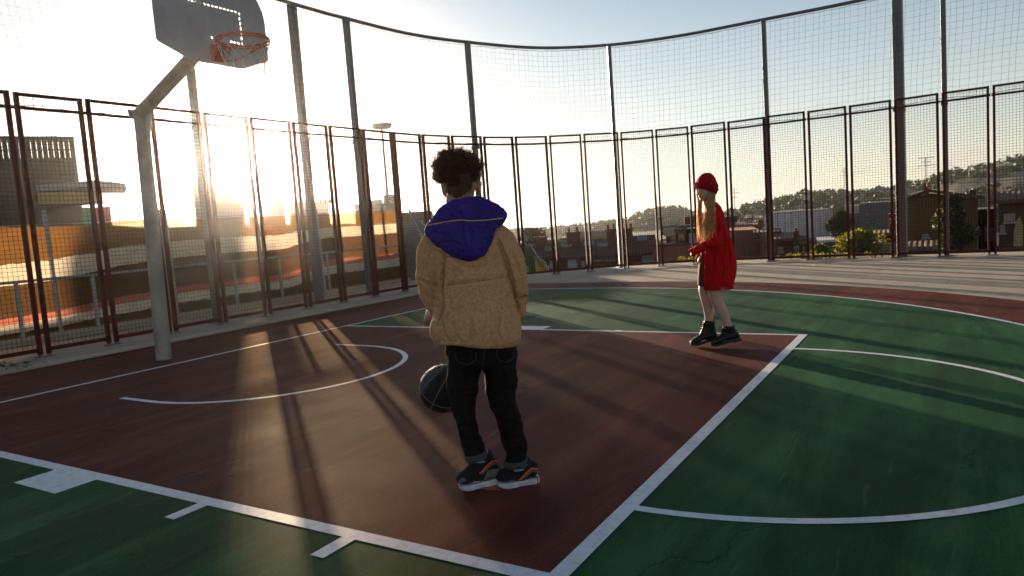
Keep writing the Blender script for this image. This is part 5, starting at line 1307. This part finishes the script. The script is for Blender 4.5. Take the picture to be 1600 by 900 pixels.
# boots
for k, (t_, h_, a_, dy, hz) in enumerate((((1079.5,533.5),(1121,529.5),(1107.5,503,.05),.05,.055), ((1112.5,543.5),(1156,536),(1137.5,511,-.04),-.04,.055))):
    T = gx.p(*t_, dy-.02); H = gx.p(*h_, dy+.02); T.z = .003; H.z = hz
    A = gx.p(*a_); sole, up_, q = shoe(gx, T, H, A, kind='boot', wd=.041)
    s0 = empty('boot', (0,0,0)); s0.parent = girl; s0['label'] = ['far boot, on tiptoe','near boot, heel lifted'][k]
    fuse(sole, 'sole', M['rubber'], s0, .004, 1, origin=gx.O)
    up_.tube([A-V((0,0,.01)), A+V((0,0,.012))+HR*.003], [.043,.045], 16)
    uo = fuse(up_, 'upper', M['leather'], s0, .0042, 4, lambda p,n: noise.noise(p*50)*.002, origin=gx.O)
    b = MB(); b.tube([A+HR*.040-V((0,0,.02)), A+HR*.046+V((0,0,.022))], .007, 6); gx.part(b, 'pull_tab', M['leather'], s0, True)
    b = MB(); C0 = A-HR*.046-V((0,0,.015)); rr = random.Random(3+k)
    for (dx, dz) in ((-.035,.012),(-.028,-.03),(-.040,-.012)):
        b.tube(cat([tuple(C0),tuple(C0-HR*(-dx*.6)+V((0,0,dz+.012))),tuple(C0+HR*dx+V((0,0,dz))),tuple(C0+HR*dx*.4+V((0,0,dz-.014))),tuple(C0)],4), .0026, 5)
    for j in range(5):
        c_ = C0-V((0,0,.016*j+.004))-HR*(.006*j); b.tube([c_-HF*.018+HR*.008, c_-HR*.004, c_+HF*.018+HR*.008], .0026, 5)
    gx.part(b, 'laces', M['leather'], s0, True)
# ---------------------------------------------------------------- light, sky, haze, camera
w = bpy.data.worlds.new('World'); SC.world = w; w.use_nodes = True
nt = w.node_tree; bg = nt.nodes['Background']
sky = nt.nodes.new('ShaderNodeTexSky'); sky.sky_type = 'NISHITA'; sky.sun_disc = False
sky.sun_elevation = SUN_EL; sky.sun_rotation = math.pi/2-SUN_AZ
sky.altitude = 100; sky.air_density = AIR; sky.dust_density = DUST; sky.ozone_density = OZ
bg.inputs['Strength'].default_value = SKY
# thin streak of cloud low on the right
tc = nt.nodes.new('ShaderNodeTexCoord')
def wn(k, **kw):
    x = nt.nodes.new(k)
    for a, b_ in kw.items(): setattr(x, a, b_)
    return x
def cloudmask(px, py, lx, ly, tilt, thr, sc):
    d0 = ray(px, py).normalized(); rgt = V((0,0,1)).cross(d0).normalized()*-1; up = rgt.cross(d0)
    ca, sa = math.cos(tilt), math.sin(tilt)
    ax = rgt*ca+up*sa; ay = -rgt*sa+up*ca
    outs = []
    for ax_, ln in ((ax, lx), (ay, ly)):
        dp = wn('ShaderNodeVectorMath', operation='DOT_PRODUCT'); nt.links.new(tc.outputs['Generated'], dp.inputs[0]); dp.inputs[1].default_value = ax_
        sb = wn('ShaderNodeMath', operation='DIVIDE'); nt.links.new(dp.outputs['Value'], sb.inputs[0]); sb.inputs[1].default_value = ln
        outs.append(sb.outputs[0])
    cb_ = wn('ShaderNodeCombineXYZ'); nt.links.new(outs[0], cb_.inputs[0]); nt.links.new(outs[1], cb_.inputs[1])
    ln_ = wn('ShaderNodeVectorMath', operation='LENGTH'); nt.links.new(cb_.outputs[0], ln_.inputs[0])
    nz = wn('ShaderNodeTexNoise'); nz.inputs['Scale'].default_value = sc; nz.inputs['Detail'].default_value = 8; nz.inputs['Roughness'].default_value = .6
    nt.links.new(cb_.outputs[0], nz.inputs['Vector'])
    a = wn('ShaderNodeMath', operation='MULTIPLY_ADD'); nt.links.new(ln_.outputs['Value'], a.inputs[0]); a.inputs[1].default_value = -.55; nt.links.new(nz.outputs[0], a.inputs[2])
    mr = wn('ShaderNodeMapRange'); nt.links.new(a.outputs[0], mr.inputs[0]); mr.inputs[1].default_value = thr; mr.inputs[2].default_value = thr+.28
    dpf = wn('ShaderNodeVectorMath', operation='DOT_PRODUCT'); nt.links.new(tc.outputs['Generated'], dpf.inputs[0]); dpf.inputs[1].default_value = d0
    gt = wn('ShaderNodeMath', operation='GREATER_THAN'); nt.links.new(dpf.outputs['Value'], gt.inputs[0]); gt.inputs[1].default_value = .3
    ml = wn('ShaderNodeMath', operation='MULTIPLY'); nt.links.new(mr.outputs[0], ml.inputs[0]); nt.links.new(gt.outputs[0], ml.inputs[1])
    return ml.outputs[0]
hsv = nt.nodes.new('ShaderNodeHueSaturation'); nt.links.new(sky.outputs[0], hsv.inputs['Color']); tc0 = nt.nodes.new('ShaderNodeTexCoord'); sz = nt.nodes.new('ShaderNodeSeparateXYZ'); nt.links.new(tc0.outputs['Generated'], sz.inputs[0]); mrs = nt.nodes.new('ShaderNodeMapRange'); nt.links.new(sz.outputs[2], mrs.inputs[0]); mrs.inputs[1].default_value = .0; mrs.inputs[2].default_value = .34; mrs.inputs[3].default_value = SAT0; mrs.inputs[4].default_value = SAT; nt.links.new(mrs.outputs[0], hsv.inputs['Saturation'])   # thin high veil of haze takes the edge off the colour
tint = nt.nodes.new('ShaderNodeMix'); tint.data_type = 'RGBA'; tint.blend_type = 'MULTIPLY'; tint.inputs[0].default_value = 1; nt.links.new(hsv.outputs[0], tint.inputs[6]); tint.inputs[7].default_value = (*TINT, 1)
colr = tint.outputs[2]
for args, cc in (((1500,246,.075,.016,.32,.16,1.7), CLOUD), ((1340,268,.05,.010,.25,.24,1.9), CLOUD)):
    mk = cloudmask(*args)
    mx = wn('ShaderNodeMix', data_type='RGBA'); nt.links.new(mk, mx.inputs[0]); nt.links.new(colr, mx.inputs[6]); mx.inputs[7].default_value = (*cc, 1); colr = mx.outputs[2]
nt.links.new(colr, bg.inputs['Color'])
L = bpy.data.lights.new('sun', 'SUN'); L.energy = SUNE; L.angle = RAD(.5); L.color = (1, .80, .58)
so = bpy.data.objects.new('sun', L); COL.objects.link(so); so.rotation_euler = SUND.to_track_quat('Z', 'Y').to_euler(); so.location = (0,0,30)

if HAZE > 0:
    b = MB(); b.box((-720,-720,-12),(720,720,60)); o = b.build('haze', None); tag(o, kind='stuff')
    m = bpy.data.materials.new('haze_air'); m.use_nodes = True; t = m.node_tree; t.nodes.remove(t.nodes['Principled BSDF'])
    vo = t.nodes.new('ShaderNodeVolumePrincipled'); vo.inputs['Color'].default_value = (.96,.93,.88,1); vo.inputs['Density'].default_value = HAZE; vo.inputs['Anisotropy'].default_value = HANI
    t.links.new(vo.outputs[0], t.nodes['Material Output'].inputs['Volume']); o.data.materials.append(m)

cam = bpy.data.cameras.new('camera'); co = bpy.data.objects.new('camera', cam); COL.objects.link(co)
cam.sensor_width = 36; cam.lens = 36*FPX/1600; cam.clip_end = 6000; cam.clip_start = .05
mw = Matrix((CR, CU, -CF)).transposed().to_4x4(); mw.translation = CAM; co.matrix_world = mw
SC.camera = co
cam.dof.use_dof = True; cam.dof.focus_distance = 3.4; cam.dof.aperture_fstop = 5.6
vs = SC.view_settings; vs.view_transform = 'Standard'; vs.look = 'None'; vs.gamma = 1; vs.use_curve_mapping = False; vs.exposure = EXPO
cy = SC.cycles
SC.render.engine = 'CYCLES'
cy.use_denoising = True
try: cy.denoiser = 'OPENIMAGEDENOISE'; cy.denoising_input_passes = 'RGB_ALBEDO_NORMAL'
except Exception: pass
cy.max_bounces = 6; cy.diffuse_bounces = 3; cy.glossy_bounces = 3; cy.transmission_bounces = 4; cy.transparent_max_bounces = 24; cy.volume_bounces = 0
cy.sample_clamp_indirect = 6
